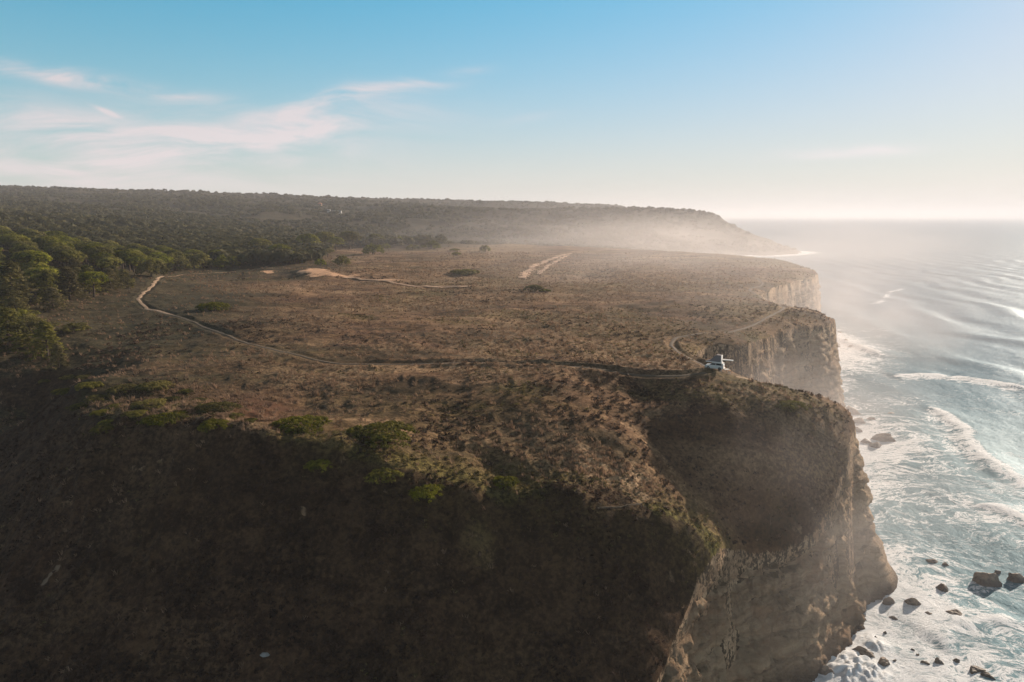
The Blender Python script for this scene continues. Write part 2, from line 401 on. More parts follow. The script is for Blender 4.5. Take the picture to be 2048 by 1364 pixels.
def ground_z(x, y):
    x = np.asarray(x, float); y = np.asarray(y, float)
    a = np.clip((x / y - us[0]) / DU, 0, NC - 1.001); b = np.clip((np.log(y) - ls[0]) / DL, 0, NR - 1.001)
    ia = a.astype(int); ib = b.astype(int); fa = a - ia; fb = b - ib
    return GZ[ib, ia] * (1 - fa) * (1 - fb) + GZ[ib, ia + 1] * fa * (1 - fb) + GZ[ib + 1, ia] * (1 - fa) * fb + GZ[ib + 1, ia + 1] * fa * fb
def grid_at(arr, x, y):
    a = np.clip((np.asarray(x) / y - us[0]) / DU, 0, NC - 1).astype(int); b = np.clip((np.log(y) - ls[0]) / DL, 0, NR - 1).astype(int)
    return arr[b, a]

# ---- what covers the ground (surface colours, plus shade painted on slopes): green, dry straw, sand, reddish ; forest floor, rock, painted slope shade, -
green = np.maximum.reduce([blob(1320, 1040, 120, 35, 1.2), blob(1150, 990, 120, 18, 1.2) * .8, blob(1420, 1085, 40, 25, 1), blob(820, 930, 220, 20, 1.2) * .7, blob(650, 890, 90, 20, 1.2) * .6,
                           blob(1560, 790, 140, 30, 1.4) * .55, blob(1400, 780, 120, 14, 1.4) * .5, blob(1450, 700, 120, 20, 1.4) * .5, blob(1500, 620, 90, 22, 1.5) * .4, blob(1300, 700, 160, 22, 1.5) * .35,
                           blob(300, 820, 130, 50, 1.3) * .45, blob(1240, 660, 200, 20, 1.5) * .3, sstep(fbm(GX / 40, GY / 24, 81, 4), .15, .5) * .45])
green = np.maximum(green, .8 * np.exp(-(d_cr / 5.5) ** 2) * sstep(GX, -25, -12))
dry = np.maximum.reduce([.95 * np.exp(-(d_cr / 2.2) ** 2) * (1 - sstep(GX, -42, -34)), blob(1190, 935, 90, 45, 1.2, .5), blob(1270, 960, 45, 40, 1, .5), blob(1060, 860, 60, 20, 1.4) * .4, blob(640, 760, 90, 26, 1.4, .6) * .6, blob(880, 605, 150, 12, 1.2, .6) * .7,
                         blob(1080, 650, 200, 26, 1.4, .6) * .45, blob(1150, 540, 300, 28, 1.4, .6) * .6, blob(980, 492, 90, 5, 1) * .9, blob(1000, 690, 130, 22, 1.4, .6) * .5, blob(400, 870, 180, 8, 1.2) * .8,
                         blob(1000, 560, 260, 10, 1.4, .7) * .5, sstep(fbm(GX / 30, GY / 20, 91, 4), .1, .5) * .5])
red = np.maximum.reduce([blob(490, 815, 90, 30, 1.3, .5), blob(380, 790, 90, 14, 1.3) * .6, blob(100, 1090, 120, 50, 1.5) * .5, blob(660, 600, 130, 12, 1.3) * .3])
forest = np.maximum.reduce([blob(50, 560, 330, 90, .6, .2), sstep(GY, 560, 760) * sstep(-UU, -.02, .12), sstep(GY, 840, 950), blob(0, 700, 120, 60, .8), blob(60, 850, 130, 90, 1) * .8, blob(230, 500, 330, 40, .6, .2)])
bare = np.maximum.reduce([blob(97, 1163, 20, 1.0, .6, .7, 9) * .8, blob(960, 1080, 30, 40, 1.2, .6) * .35, (1 - sstep(np.hypot(GX - cv_[0] - 3, (GY - cv_[1] + .5) * 1.6), 1.5, 5.5)) * .62, (1 - sstep(dp_small, .2, .6)) * .3])
cover = np.stack([green, dry, sand, red], -1).reshape(-1, 4)
shrub_thick = sstep(heath, -.1, .45)
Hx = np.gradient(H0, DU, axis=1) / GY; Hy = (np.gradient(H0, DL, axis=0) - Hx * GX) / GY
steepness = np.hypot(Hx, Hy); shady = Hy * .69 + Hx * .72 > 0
slope_shade = np.maximum.reduce([1 - sstep(GY, 80, 92) , sstep(steepness + .10 * n_mid, .44, .62) * shady * (1 - sstep(GY, 170, 200)), blob(1530, 960, 190, 150, 1.3, .35) * .6]) * (1 - .45 * sstep(GX, 22, 40)) * (1 - .8 * blob(960, 1080, 30, 40, 1.2, .6))  # where shade is painted into the ground: near slope, sun-averted steeps, bowl
cover2 = np.stack([forest, bare, slope_shade, np.clip(cl1, 0, 1)], -1).reshape(-1, 4)

# ---------------------------------------------------------------- materials
def new_mat(name):
    m = bpy.data.materials.new(name); m.use_nodes = True; m.node_tree.nodes.clear(); return m, NT(m.node_tree)
def finish(T, bsdf): T.add('ShaderNodeOutputMaterial', None, Surface=bsdf.outputs[0])

def rock_color(T, pos):
    """layered ochre sandstone: colour by height with warped strata, vertical stains"""
    sx = T.add('ShaderNodeSeparateXYZ', None, Vector=pos)
    warp = T.noise(pos, .06, 3)
    zz = T.math('ADD', sx.outputs[2], T.math('MULTIPLY', warp, 9))
    strat = T.noise(T.add('ShaderNodeCombineXYZ', None, X=T.math('MULTIPLY', sx.outputs[0], .01), Y=T.math('MULTIPLY', sx.outputs[1], .01), Z=zz).outputs[0], .55, 5, .65)
    flute = T.noise(T.scale(pos, (1, 1, .10)), .55, 6, .65, .5)
    blot = T.noise(pos, .11, 5, .6)
    c = T.mix(T.smooth(strat, .34, .66), (.29, .195, .12), (.50, .36, .23))
    c = T.mix(T.math('MULTIPLY', T.smooth(flute, .46, .66), .50), c, (.16, .10, .062))
    c = T.mix(T.math('MULTIPLY', T.smooth(blot, .5, .66), .5), c, (.36, .21, .12))
    wet = T.smooth(T.math('ADD', sx.outputs[2], T.math('MULTIPLY', blot, 4)), 2.5, 6.0, .8, 0)
    c = T.mix(wet, c, (.035, .028, .022))
    return c, sx, flute

def make_ground_mat():
    m, T = new_mat("heath_ground")
    geo = T.add('ShaderNodeNewGeometry'); pos = geo.outputs['Position']
    a1 = T.add('ShaderNodeAttribute', dict(attribute_name='cover')); s1 = T.add('ShaderNodeSeparateColor', None, Color=a1.outputs[0])
    a2 = T.add('ShaderNodeAttribute', dict(attribute_name='cover2')); s2 = T.add('ShaderNodeSeparateColor', None, Color=a2.outputs[0])
    n_s = T.noise(pos, 1.5, 6, .7, .3); n_m = T.noise(pos, .28, 5, .62); n_l = T.noise(pos, .035, 4, .6)
    n_f = T.noise(pos, 5.0, 3, .7)
    mixn = T.math('ADD', T.math('MULTIPLY', n_s, .6), T.math('MULTIPLY', n_m, .4))
    n_p = T.noise(T.scale(pos, (.35, 1, 1)), .06, 7, .66, .6)
    c = T.mix(T.smooth(mixn, .42, .60), (.050, .027, .016), (.205, .108, .060))
    c = T.mix(T.math('MULTIPLY', T.smooth(n_m, .50, .68), .5), c, (.065, .056, .022))
    c = T.mix(T.math('MULTIPLY', T.smooth(n_s, .54, .70), .7), c, (.36, .235, .130))
    n_w = T.noise(T.scale(pos, (.5, 1, 1)), .016, 5, .6, .5)
    c = T.mix(T.math('MULTIPLY', T.smooth(n_l, .44, .58), .50), c, T.mix(n_s, (.11, .062, .033), (.35, .205, .108)))
    c = T.mix(T.math('MULTIPLY', T.smooth(n_w, .50, .60), .55), c, T.mix(T.smooth(mixn, .4, .6), (.044, .034, .014), (.135, .098, .040)))
    c = T.mix(T.math('MULTIPLY', T.smooth(n_w, .46, .38), .45), c, T.mix(T.smooth(mixn, .4, .6), (.085, .042, .026), (.28, .155, .090)))
    c = T.mix(T.math('MULTIPLY', T.smooth(n_p, .50, .60), .80), c, T.mix(n_s, (.032, .023, .013), (.085, .058, .030)))
    c = T.mix(T.math('MULTIPLY', T.smooth(n_p, .48, .38), .75), c, T.mix(T.smooth(n_s, .4, .6), (.17, .105, .056), (.42, .27, .15)))
    g = T.math('MULTIPLY', s1.outputs[0], T.smooth(mixn, .30, .58, .55, 1.0))
    gc = T.mix(T.smooth(n_s, .38, .62), (.036, .034, .010), (.165, .140, .036))
    c = T.mix(g, c, gc)
    dc = T.mix(T.smooth(n_s, .36, .60), (.10, .068, .040), (.40, .275, .165))
    c = T.mix(T.math('MULTIPLY', s1.outputs[1], T.smooth(mixn, .34, .56)), c, dc)
    c = T.mix(T.math('MULTIPLY', a1.outputs['Alpha'], T.smooth(mixn, .34, .56, .3, .85)), c, T.mix(n_f, (.060, .020, .014), (.17, .058, .038)))
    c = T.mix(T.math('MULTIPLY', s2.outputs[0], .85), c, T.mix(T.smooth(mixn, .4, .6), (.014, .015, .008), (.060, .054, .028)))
    c = T.mix(T.math('MULTIPLY', s2.outputs[2], .82), c, T.mix(T.smooth(mixn, .4, .62), (.022, .0115, .007), (.080, .044, .024)))  # painted shade: darker, redder ground on the slopes
    sandm = T.smooth(T.math('ADD', s1.outputs[2], T.math('ADD', T.math('MULTIPLY', T.math('SUBTRACT', n_s, .5), 1.3), T.math('MULTIPLY', T.math('SUBTRACT', n_m, .5), .8))), .40, .78)
    c = T.mix(sandm, c, T.mix(n_f, (.50, .29, .17), (.66, .41, .26)))
    barem = T.smooth(T.math('ADD', s2.outputs[1], T.math('MULTIPLY', T.math('SUBTRACT', n_m, .5), .8)), .42, .75)
    c = T.mix(barem, c, T.mix(n_s, (.13, .09, .06), (.30, .22, .15)))
    rc, sx, flute = rock_color(T, pos)
    nz = T.add('ShaderNodeSeparateXYZ', None, Vector=geo.outputs['True Normal']).outputs[2]
    steep = T.smooth(T.math('ADD', T.math('ABSOLUTE', nz), T.math('MULTIPLY', T.math('SUBTRACT', n_m, .5), .35)), .42, .30)
    dist = T.add('ShaderNodeSeparateXYZ', None, Vector=pos).outputs[1]
    turf_c = T.mix(n_s, (.040, .029, .018), (.11, .078, .05))
    c = T.mix(steep, c, T.mix(T.math('MAXIMUM', T.smooth(dist, 250, 330), T.smooth(T.math('ADD', T.math('MULTIPLY', n_s, .5), T.math('MULTIPLY', flute, .5)), .47, .54)), turf_c, rc))
    bump = T.add('ShaderNodeBump', None, Strength=.9, Distance=.35, Height=T.math('ADD', n_s, T.math('MULTIPLY', n_f, .5)))
    b = T.add('ShaderNodeBsdfPrincipled', None, Base_Color=c, Roughness=.95, Normal=bump.outputs[0])
    b.inputs['Specular IOR Level'].default_value = .1
    finish(T, b); return m

def make_cliff_mat():
    m, T = new_mat("sandstone_cliff")
    geo = T.add('ShaderNodeNewGeometry'); pos = geo.outputs['Position']
    c, sx, flute = rock_color(T, pos)
    nrm = T.add('ShaderNodeSeparateXYZ', None, Vector=geo.outputs['Normal']).outputs[2]
    strata = T.noise(T.add('ShaderNodeCombineXYZ', None, X=T.math('MULTIPLY', sx.outputs[0], .03), Y=T.math('MULTIPLY', sx.outputs[1], .03), Z=T.math('ADD', sx.outputs[2], T.math('MULTIPLY', T.noise(pos, .06, 3), 9))).outputs[0], 1.1, 5, .7)
    veg = T.noise(T.scale(pos, (1, 1, .6)), .085, 6, .65, .4)
    top = T.math('ADD', T.math('MULTIPLY', nrm, .55), T.math('MULTIPLY', veg, 1.0))
    top = T.math('ADD', top, T.smooth(sx.outputs[2], 8, 45, 0, .06))
    ea = T.add('ShaderNodeSeparateColor', None, Color=T.add('ShaderNodeAttribute', dict(attribute_name='edge')).outputs[0]).outputs[0]
    turf = T.smooth(T.math('ADD', ea, T.math('MULTIPLY', T.math('SUBTRACT', T.noise(T.scale(pos, (1, 1, .25)), .5, 5, .7), .5), 1.1)), .62, .80)
    vm = T.math('MAXIMUM', T.math('MULTIPLY', T.smooth(top, .90, 1.02), .7), turf)
    n_s = T.noise(pos, 1.8, 5, .7)
    c = T.mix(T.math('MULTIPLY', vm, .85), c, T.mix(n_s, (.026, .023, .012), (.075, .062, .030)))
    bump = T.add('ShaderNodeBump', None, Strength=1.0, Distance=.9, Height=T.math('ADD', T.math('ADD', T.math('MULTIPLY', flute, 1.0), strata), T.math('MULTIPLY', T.noise(pos, 1.6, 6, .75), 1.2)))
    b = T.add('ShaderNodeBsdfPrincipled', None, Base_Color=c, Roughness=.92, Normal=bump.outputs[0])
    b.inputs['Specular IOR Level'].default_value = .15
    finish(T, b); return m

def make_leaf_mat(name, dark, light, scale=.8, sat_obj=.5):
    m, T = new_mat(name)
    pos = T.add('ShaderNodeNewGeometry').outputs['Position']
    oi = T.add('ShaderNodeObjectInfo').outputs['Random']
    nn = T.noise(pos, scale, 3, .6); n2 = T.noise(pos, .12, 2, .5)
    f = T.math('ADD', T.math('MULTIPLY', nn, .8), T.math('MULTIPLY', n2, .5))
    c = T.mix(T.smooth(f, .45, .85), dark, light)
    hs = T.add('ShaderNodeHueSaturation', None, Hue=T.smooth(oi, 0, 1, .485, .515), Saturation=T.smooth(oi, 0, 1, .85, 1.1), Value=T.smooth(T.math('FRACT', T.math('MULTIPLY', oi, 7.3)), 0, 1, .75, 1.25), Color=c)
    b = T.add('ShaderNodeBsdfPrincipled', None, Base_Color=hs.outputs[0], Roughness=.8)
    b.inputs['Specular IOR Level'].default_value = .15
    tr = T.add('ShaderNodeBsdfTranslucent', None, Color=hs.outputs[0])
    mx = T.add('ShaderNodeMixShader', None, Fac=.38); T.l.new(b.outputs[0], mx.inputs[1]); T.l.new(tr.outputs[0], mx.inputs[2])
    finish(T, mx); return m

def simple_mat(name, col, rough=.6, metal=0., var=.0, scale=3., spec=.4):
    m, T = new_mat(name)
    pos = T.add('ShaderNodeTexCoord').outputs['Object']
    nn = T.noise(pos, scale, 4, .6)
    c = T.mix(nn, tuple(max(0, k * (1 - var)) for k in col), tuple(min(1, k * (1 + var)) for k in col))
    b = T.add('ShaderNodeBsdfPrincipled', None, Base_Color=c, Roughness=rough, Metallic=metal)
    b.inputs['Specular IOR Level'].default_value = spec
    finish(T, b); return m

M_ground = make_ground_mat(); M_cliff = make_cliff_mat()
M_pine = make_leaf_mat("pine_needles", (.028, .034, .009), (.245, .225, .034))
M_conifer = make_leaf_mat("loose_pine_needles", (.034, .034, .013), (.175, .150, .042))
M_bush = make_leaf_mat("scrub_leaves", (.036, .038, .009), (.205, .180, .026), 1.2)
M_olive = make_leaf_mat("olive_turf_leaves", (.050, .040, .014), (.175, .140, .045), 1.2)
M_dull = make_leaf_mat("dull_scrub_leaves", (.045, .030, .018), (.135, .088, .046), 1.2)
M_bark = simple_mat("pine_bark", (.055, .038, .026), .9, 0, .4)
M_rock = None

# ---------------------------------------------------------------- ground
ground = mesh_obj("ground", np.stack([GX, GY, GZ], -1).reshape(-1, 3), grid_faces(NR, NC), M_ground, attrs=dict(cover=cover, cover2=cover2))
tag(ground, kind='structure')

# ---------------------------------------------------------------- cliff face: a displaced sheet hung from the cliff edge
def resample(P, steps):
    seg = np.hypot(*(np.diff(P[:, :2], axis=0).T)); s = np.concatenate([[0], np.cumsum(seg)])
    out = []; q = 0.0
    while q < s[-1]:
        out.append(q); y = np.interp(q, s, P[:, 1]); q += max(.35, steps * max(y, 60) / 120)
    q = np.array(out); return np.stack([np.interp(q, s, P[:, k]) for k in range(3)], 1), q
keep = CS[(np.arange(len(CS)) > 6)]
keep = keep[:int(np.argmax(keep[:, 1] > 720))]
RP, RS = resample(keep, .38)
ker = np.ones(9) / 9
def sm(a, k=4):
    for _ in range(k): a = np.convolve(np.pad(a, 4, mode='edge'), ker, 'valid')
    return a
tx, ty = np.gradient(sm(RP[:, 0])), np.gradient(sm(RP[:, 1])); tl = np.hypot(tx, ty)
nx, ny = ty / tl, -tx / tl                                     # outward (sea side)
nx, ny = sm(nx, 3), sm(ny, 3)
wid = sm(RP[:, 2], 3)
lv = np.log(np.maximum(RP[:, 1], 43)); edge_h = coarse(RP[:, 0] / np.maximum(RP[:, 1], 43), lv)
KR = 110
kk = np.linspace(0, 1, KR)[None, :]; SS = RS[:, None]
Hh = edge_h[:, None]
zc = Hh - 0.1 - (Hh + 3.7) * kk
prof = kk ** 1.5 * .7 + kk * .3
butt = fbm(SS / 22 + 0 * kk, zc / 60, 101, 3); flu = 1 - np.abs(vn(SS / 5.5 + fbm(SS / 9, zc / 12, 103, 2) * .8, zc / 38, 104))
zs = zc + 2.2 * fbm(SS / 30, zc / 30, 105, 2)
led = (vn(zs / 3.3, SS / 60, 106) + .6 * vn(zs / 1.3, SS / 30, 107))
rgh = fbm(SS / 2.6, zc / 2.0, 108, 4, .6)
blk = np.round(fbm(SS / 3.2 + .6 * fbm(SS, zc, 115, 2), zc / 2.4, 111, 3) * 5) / 5
q3 = zs / 4.2 + .25 * fbm(SS / 14, zc / 9, 117, 2); step_ = (q3 - np.floor(q3)) ** 3
crk = np.clip(.10 - np.abs(vn(SS / 4.4 + .5 * fbm(SS / 3, zc / 3, 118, 3), zc / 16, 119)), 0, 1) * 10
off = wid[:, None] * prof + np.sin(np.clip(kk * 3.2, 0, math.pi)) * (butt * 2.6 + (flu - .5) * 2.6) + led * .30 * sstep(kk, .02, .12) + rgh * .8 + (step_ * -1.0 - crk * .8) * sstep(kk, .02, .1) + blk * .9 * sstep(kk, .02, .1)
spur = (sstep(-RP[:, 1], -106, -99) * sstep(RP[:, 1], 60, 72))[:, None]
off = off - 1.3 * (1 - sstep(kk, 0, .10)) + .35 + spur * (.1 + 2.2 * kk)
ux = (butt[:, :] * 0 + rgh) * .3
CX = RP[:, 0][:, None] + nx[:, None] * off - ny[:, None] * ux; CY = RP[:, 1][:, None] + ny[:, None] * off + nx[:, None] * ux
zc2 = zc - 1.9 * (1 - kk) + led * .0
V = np.stack([CX, CY, zc2], -1).reshape(-1, 3)
edge_a = np.zeros(CX.shape + (4,)); edge_a[..., 0] = 1 - kk * (Hh + 4) / 2.6
cliff = mesh_obj("cliff", V, grid_faces(len(RP), KR), M_cliff, attrs=dict(edge=np.clip(edge_a, 0, 1).reshape(-1, 4)))
tag(cliff, kind='structure')
# ---------------------------------------------------------------- sea
su = np.arange(-.30, 1.12, .0019)
sl = np.concatenate([np.arange(math.log(72), math.log(2200), .0042), np.arange(math.log(2200), math.log(40000), .02)])
SU, SL = np.meshgrid(su, sl); SX = SU * np.exp(SL); SY = np.exp(SL)
dl = np.where(sl < math.log(2200), .0042, .02)[:, None]
def sband(wl): return np.clip((wl / (SY * dl) - 2.2) / 3, 0, 1)
cd = np.full(SX.shape, -170.0); r_ = int(np.searchsorted(sl, math.log(1800)))
cd[:r_] = coast_dist(SX[:r_], SY[:r_], 170.)
def seg(px0, py0, px1, py1, bow=0.0):
    """distance across and position along a line on the water"""
    a = np.array(at_z(px0, py0, 0)[:2]); b = np.array(at_z(px1, py1, 0)[:2]); d = b - a; L = np.hypot(*d); d = d / L
    t = ((SX - a[0]) * d[0] + (SY - a[1]) * d[1]) / L; q = (SX - a[0]) * d[1] - (SY - a[1]) * d[0]
    q = q + bow * 4 * t * (1 - t) + fbm(t * 6, t * 0 + px0, 17, 3) * L * .03
    return q, t, L
shx = fbm(SX / 60, SY / 60, 201, 2)
ph = (-SX * .95 + SY * .18) / 1.0
swell = np.sin(ph / 9.5 + shx * 2.5) * .75 * sband(50) * (1 - .6 * sstep(SY, 350, 900)) * (1 - .5 * sstep(SY, 500, 1500)) + np.sin(ph / 5.3 + shx * 3 + 1.2 + fbm(SX / 90, SY / 90, 203, 2) * 3) * .38 * sband(26)
chop = fbm(SX / 7.5, SY / 11, 205, 3) * .20 * sband(8) + vn(SX / 2.4, SY / 3.2, 209) * .07 * sband(2.6)
SZ = swell * (.35 + .65 * sstep(cd, -20, -150)) + chop
foam = .72 * sstep(cd, -48, -4) + .30 * sstep(cd, -120, -30)
foam = np.maximum(foam, .40 * sstep(-SY, -330, -150))
foam = np.maximum(foam, .22 * sstep(-SY, -620, -300))
foam = foam + fbm(SX / 38, SY / 30, 211, 3) * .16 + .10 * sstep(swell, .3, 1.0) * sstep(-SY, -500, -150)
foam = np.maximum(foam, .97 * sstep(cd, -9, -3))
for (a0, b0, a1, b1, hgt, wd, tail) in [(1868, 815, 2005, 968, 1.1, 3.2, 14), (1628, 664, 1772, 716, 1.6, 3.5, 10), (1790, 756, 1900, 752, .9, 3, 10), (1900, 752, 2060, 780, .6, 3, 14),
                                        (1930, 905, 2060, 985, .35, 3, 6), (1870, 1290, 2050, 1240, .6, 2, 8), (1960, 1010, 2070, 1060, .8, 2.4, 6), (1752, 612, 1806, 574, .0, 5, 5)]:
    q, t, L = seg(a0, b0, a1, b1, 3)
    end = sstep(t, -.06, .1) * sstep(-t, -1.06, -.85)
    SZ = SZ + hgt * end * np.where(q > 0, np.exp(-(q / (wd * 1.3)) ** 2), np.exp(-(q / (wd * 3)) ** 2))
    if hgt == 0: end = end * .55
    foam = np.maximum(foam, end * .95 * (np.exp(-(q / (wd * .9)) ** 2)))
    foam = np.maximum(foam, end * .72 * np.where(q < 0, 0, np.exp(-(q / tail) ** 2)))
for (a0, b0, rr, hh_) in [(1705, 1340, 5, 1.3), (1748, 1290, 2.5, .8), (1735, 1175, 3, .7), (1500, 512, 12, 2), (1590, 506, 10, 2)]:
    c0 = at_z(a0, b0, 0); g_ = np.exp(-(((SX - c0[0]) ** 2 + (SY - c0[1]) ** 2) / rr ** 2))
    SZ = SZ + g_ * hh_ * (.6 + .9 * np.abs(vn(SX / 1.1, SY / 1.1, 231))); foam = np.maximum(foam, 1.1 * g_)
shal = np.clip(sstep(cd, -130, -5) * .8 + .55 * sstep(-SY, -420, -130), 0, 1)
satt = np.stack([np.clip(foam, 0, 1.2), shal, sstep(SY, 200, 900), SX * 0], -1).reshape(-1, 4)
def make_sea_mat():
    m, T = new_mat("sea_water")
    pos = T.add('ShaderNodeNewGeometry').outputs['Position']
    at = T.add('ShaderNodeAttribute', dict(attribute_name='foam')); s = T.add('ShaderNodeSeparateColor', None, Color=at.outputs[0])
    wn = T.add('ShaderNodeTexNoise', None, Vector=pos, Scale=.045, Detail=3).outputs[1]
    wp = T.vmath('ADD', pos, T.vmath('SCALE', T.vmath('SUBTRACT', wn, (.5, .5, .5)), 26.0))
    st = T.add('ShaderNodeMapping', None, Vector=wp, Rotation=(0, 0, -.2), Scale=(.42, 1.1, 1.0)).outputs[0]
    def lace(sc_, det, ww):
        a = T.noise(st, sc_, det + 2, .68, .5)
        return T.smooth(T.math('ABSOLUTE', T.math('SUBTRACT', a, .5)), 0.0, ww, 1, 0)
    l1 = lace(.16, 6, .075); l2 = lace(.55, 5, .09); l3 = T.noise(st, 1.1, 8, .78)
    big = T.noise(st, .07, 5, .6)
    tex = T.math('ADD', T.math('ADD', T.math('MULTIPLY', l1, .30), T.math('MULTIPLY', l2, .20)), T.math('ADD', T.math('MULTIPLY', T.math('SUBTRACT', l3, .30), 1.0), T.math('MULTIPLY', big, .75)))
    f = T.smooth(T.math('ADD', s.outputs[0], tex), 1.24, 1.56)
    wc = T.mix(s.outputs[1], (.035, .115, .185), (.045, .165, .210))
    wc = T.mix(T.math('MULTIPLY', T.noise(wp, .03, 4), .6), wc, (.025, .085, .130))
    rip = T.noise(T.scale(pos, (1, .6, 1)), .45, 7, .72)
    rip2 = T.noise(T.scale(pos, (.6, 1.1, 1)), .09, 5, .6)
    hgt = T.math('ADD', T.math('MULTIPLY', rip, 1.0), T.math('MULTIPLY', rip2, T.math('MULTIPLY', s.outputs[2], 5.0)))
    bump = T.add('ShaderNodeBump', None, Strength=.8, Distance=.45, Height=hgt)
    wd_ = T.add('ShaderNodeBsdfDiffuse', None, Color=wc, Normal=bump.outputs[0])
    wg = T.add('ShaderNodeBsdfGlossy', None, Color=(.80, .92, 1.0, 1), Roughness=.46, Normal=bump.outputs[0])
    lw = T.add('ShaderNodeLayerWeight', None, Blend=.35, Normal=bump.outputs[0]).outputs['Fresnel']
    w = T.add('ShaderNodeMixShader', None, Fac=T.math('MULTIPLY', lw, T.math('ADD', .11, T.math('MULTIPLY', s.outputs[2], .06)), clamp=True)); T.l.new(wd_.outputs[0], w.inputs[1]); T.l.new(wg.outputs[0], w.inputs[2])
    fb = T.add('ShaderNodeBump', None, Strength=.4, Distance=.5, Height=T.math('ADD', l3, l2))
    fo = T.add('ShaderNodeBsdfPrincipled', None, Base_Color=T.mix(T.smooth(tex, .4, .9), (.42, .48, .52), (.80, .83, .86)), Roughness=.8, Normal=fb.outputs[0])
    mx = T.add('ShaderNodeMixShader', None, Fac=T.math('MULTIPLY', f, .93)); T.l.new(w.outputs[0], mx.inputs[1]); T.l.new(fo.outputs[0], mx.inputs[2])
    finish(T, mx); return m
sea = mesh_obj("sea", np.stack([SX, SY, SZ], -1).reshape(-1, 3), grid_faces(*SX.shape), make_sea_mat(), attrs=dict(foam=satt))
tag(sea, kind='structure')

# ---------------------------------------------------------------- paths: thin draped sheets
def make_path_mat(name, a, b):
    m, T = new_mat(name); pos = T.add('ShaderNodeNewGeometry').outputs['Position']
    n = T.noise(pos, 1.6, 5, .65); n2 = T.noise(pos, .09, 4, .6)
    c = T.mix(T.smooth(n, .35, .65), a, b); c = T.mix(T.math('MULTIPLY', T.smooth(n2, .45, .6), .5), c, (.09, .065, .035))
    bump = T.add('ShaderNodeBump', None, Strength=.6, Distance=.15, Height=n)
    bs = T.add('ShaderNodeBsdfPrincipled', None, Base_Color=c, Roughness=.95, Normal=bump.outputs[0]); finish(T, bs); return m
def ribbon(name, P, w, mat, seed, t0=0, t1=None):
    P = P[t0:t1]; tx = np.gradient(sm(P[:, 0], 1)); ty = np.gradient(sm(P[:, 1], 1)); L = np.hypot(tx, ty) + 1e-9
    nx_, ny_ = ty / L, -tx / L; s = np.arange(len(P)) * 1.2
    K = np.linspace(-1, 1, 7)[None, :]
    hw = w / 2 * (1 + .6 * vn(s / 3.1, s * 0 + seed, 5)[:, None] * np.sign(K)) * np.ones((1, 7))
    X = P[:, 0][:, None] + nx_[:, None] * hw * K; Y = P[:, 1][:, None] + ny_[:, None] * hw * K
    g = np.maximum(ground_z(X, Y), ground_z(P[:, 0], P[:, 1])[:, None] - .25) + .25 * (w > 2.5)
    Zr = g + .10 * np.maximum(1, Y / 200) - .10 * np.abs(K) ** 3
    o = mesh_obj(name, np.stack([X, Y, Zr], -1).reshape(-1, 3), grid_faces(len(P), 7), mat); tag(o, kind='structure'); return o
M_sandpath = make_path_mat("sandy_track", (.24, .155, .09), (.46, .31, .20)); M_earth = make_path_mat("trodden_earth", (.060, .042, .028), (.15, .105, .066))
k1 = int(np.argmin(np.hypot(*(path_main - ray_ground(345, 634)[:2]).T)))
ribbon("sandy_path", path_main, 1.3, M_sandpath, 3, 0, k1)
ribbon("earth_path", path_main, .9, M_earth, 4, k1 - 1, None)
M_sandtrack = make_path_mat("orange_sand_track", (.40, .24, .145), (.62, .39, .25))
M_sandtrack.node_tree.nodes
ribbon("sand_track", pline([(1046, 556), (1054, 545), (1068, 535), (1084, 527), (1110, 517), (1140, 507)]), 4.4, M_sandtrack, 31)
ribbon("sand_track", pline([(1076, 549), (1086, 540), (1100, 531), (1118, 521), (1134, 512)]), 3.0, M_sandtrack, 33)
ribbon("sand_strip", pline([(690, 558), (735, 564), (790, 568), (850, 572), (940, 574)]), 2.6, M_sandtrack, 35)
ribbon("cliff_path", path_cliff, 1.0, M_earth, 6)
ribbon("bare_path", path_nose, .9, M_sandpath, 8)
ribbon("narrow_path", path_spur, .2, M_earth, 9)

# ---------------------------------------------------------------- foliage
def quads(cen, nrm, size, jit=.6, asp=.6):
    n = len(cen)
    nrm = nrm + rng.normal(0, jit, (n, 3)); nrm /= np.linalg.norm(nrm, axis=1)[:, None] + 1e-9
    a = np.cross(nrm, rng.normal(0, 1, (n, 3))); a /= np.linalg.norm(a, axis=1)[:, None] + 1e-9
    b = np.cross(nrm, a); s = (size * rng.uniform(.6, 1.35, n))[:, None]
    V = np.stack([cen - a * s, cen - b * s * asp, cen + a * s, cen + b * s * asp], 1).reshape(-1, 3)
    return V, np.arange(n * 4).reshape(-1, 4)
def clumps(C_, R_, per, size, flat=.8, low=-.3, jit=.32):
    """leaf faces over and inside clumps; C_ centres, R_ radii"""
    n = len(C_); d = rng.normal(0, 1, (n, per, 3)); d /= np.linalg.norm(d, axis=2)[:, :, None]
    d[:, :, 2] = np.where(d[:, :, 2] < low, -d[:, :, 2], d[:, :, 2])
    r = R_[:, None, None] * rng.uniform(.65, 1.05, (n, per, 1))
    p = C_[:, None] + d * r * np.array([1, 1, flat])
    return quads(p.reshape(-1, 3), d.reshape(-1, 3), size, jit)
def tube(p0, p1, r0, r1, k=7):
    p0 = np.array(p0, float); p1 = np.array(p1, float); d = p1 - p0; d /= np.linalg.norm(d)
    a = np.cross(d, [.3, .9, .1]); a /= np.linalg.norm(a); b = np.cross(d, a); t = np.arange(k) / k * 2 * math.pi
    ring = lambda p, r: p + r * (np.cos(t)[:, None] * a + np.sin(t)[:, None] * b)
    i = np.arange(k); j = (i + 1) % k
    return np.concatenate([ring(p0, r0), ring(p1, r1)]), np.stack([i, j, j + k, i + k], 1)
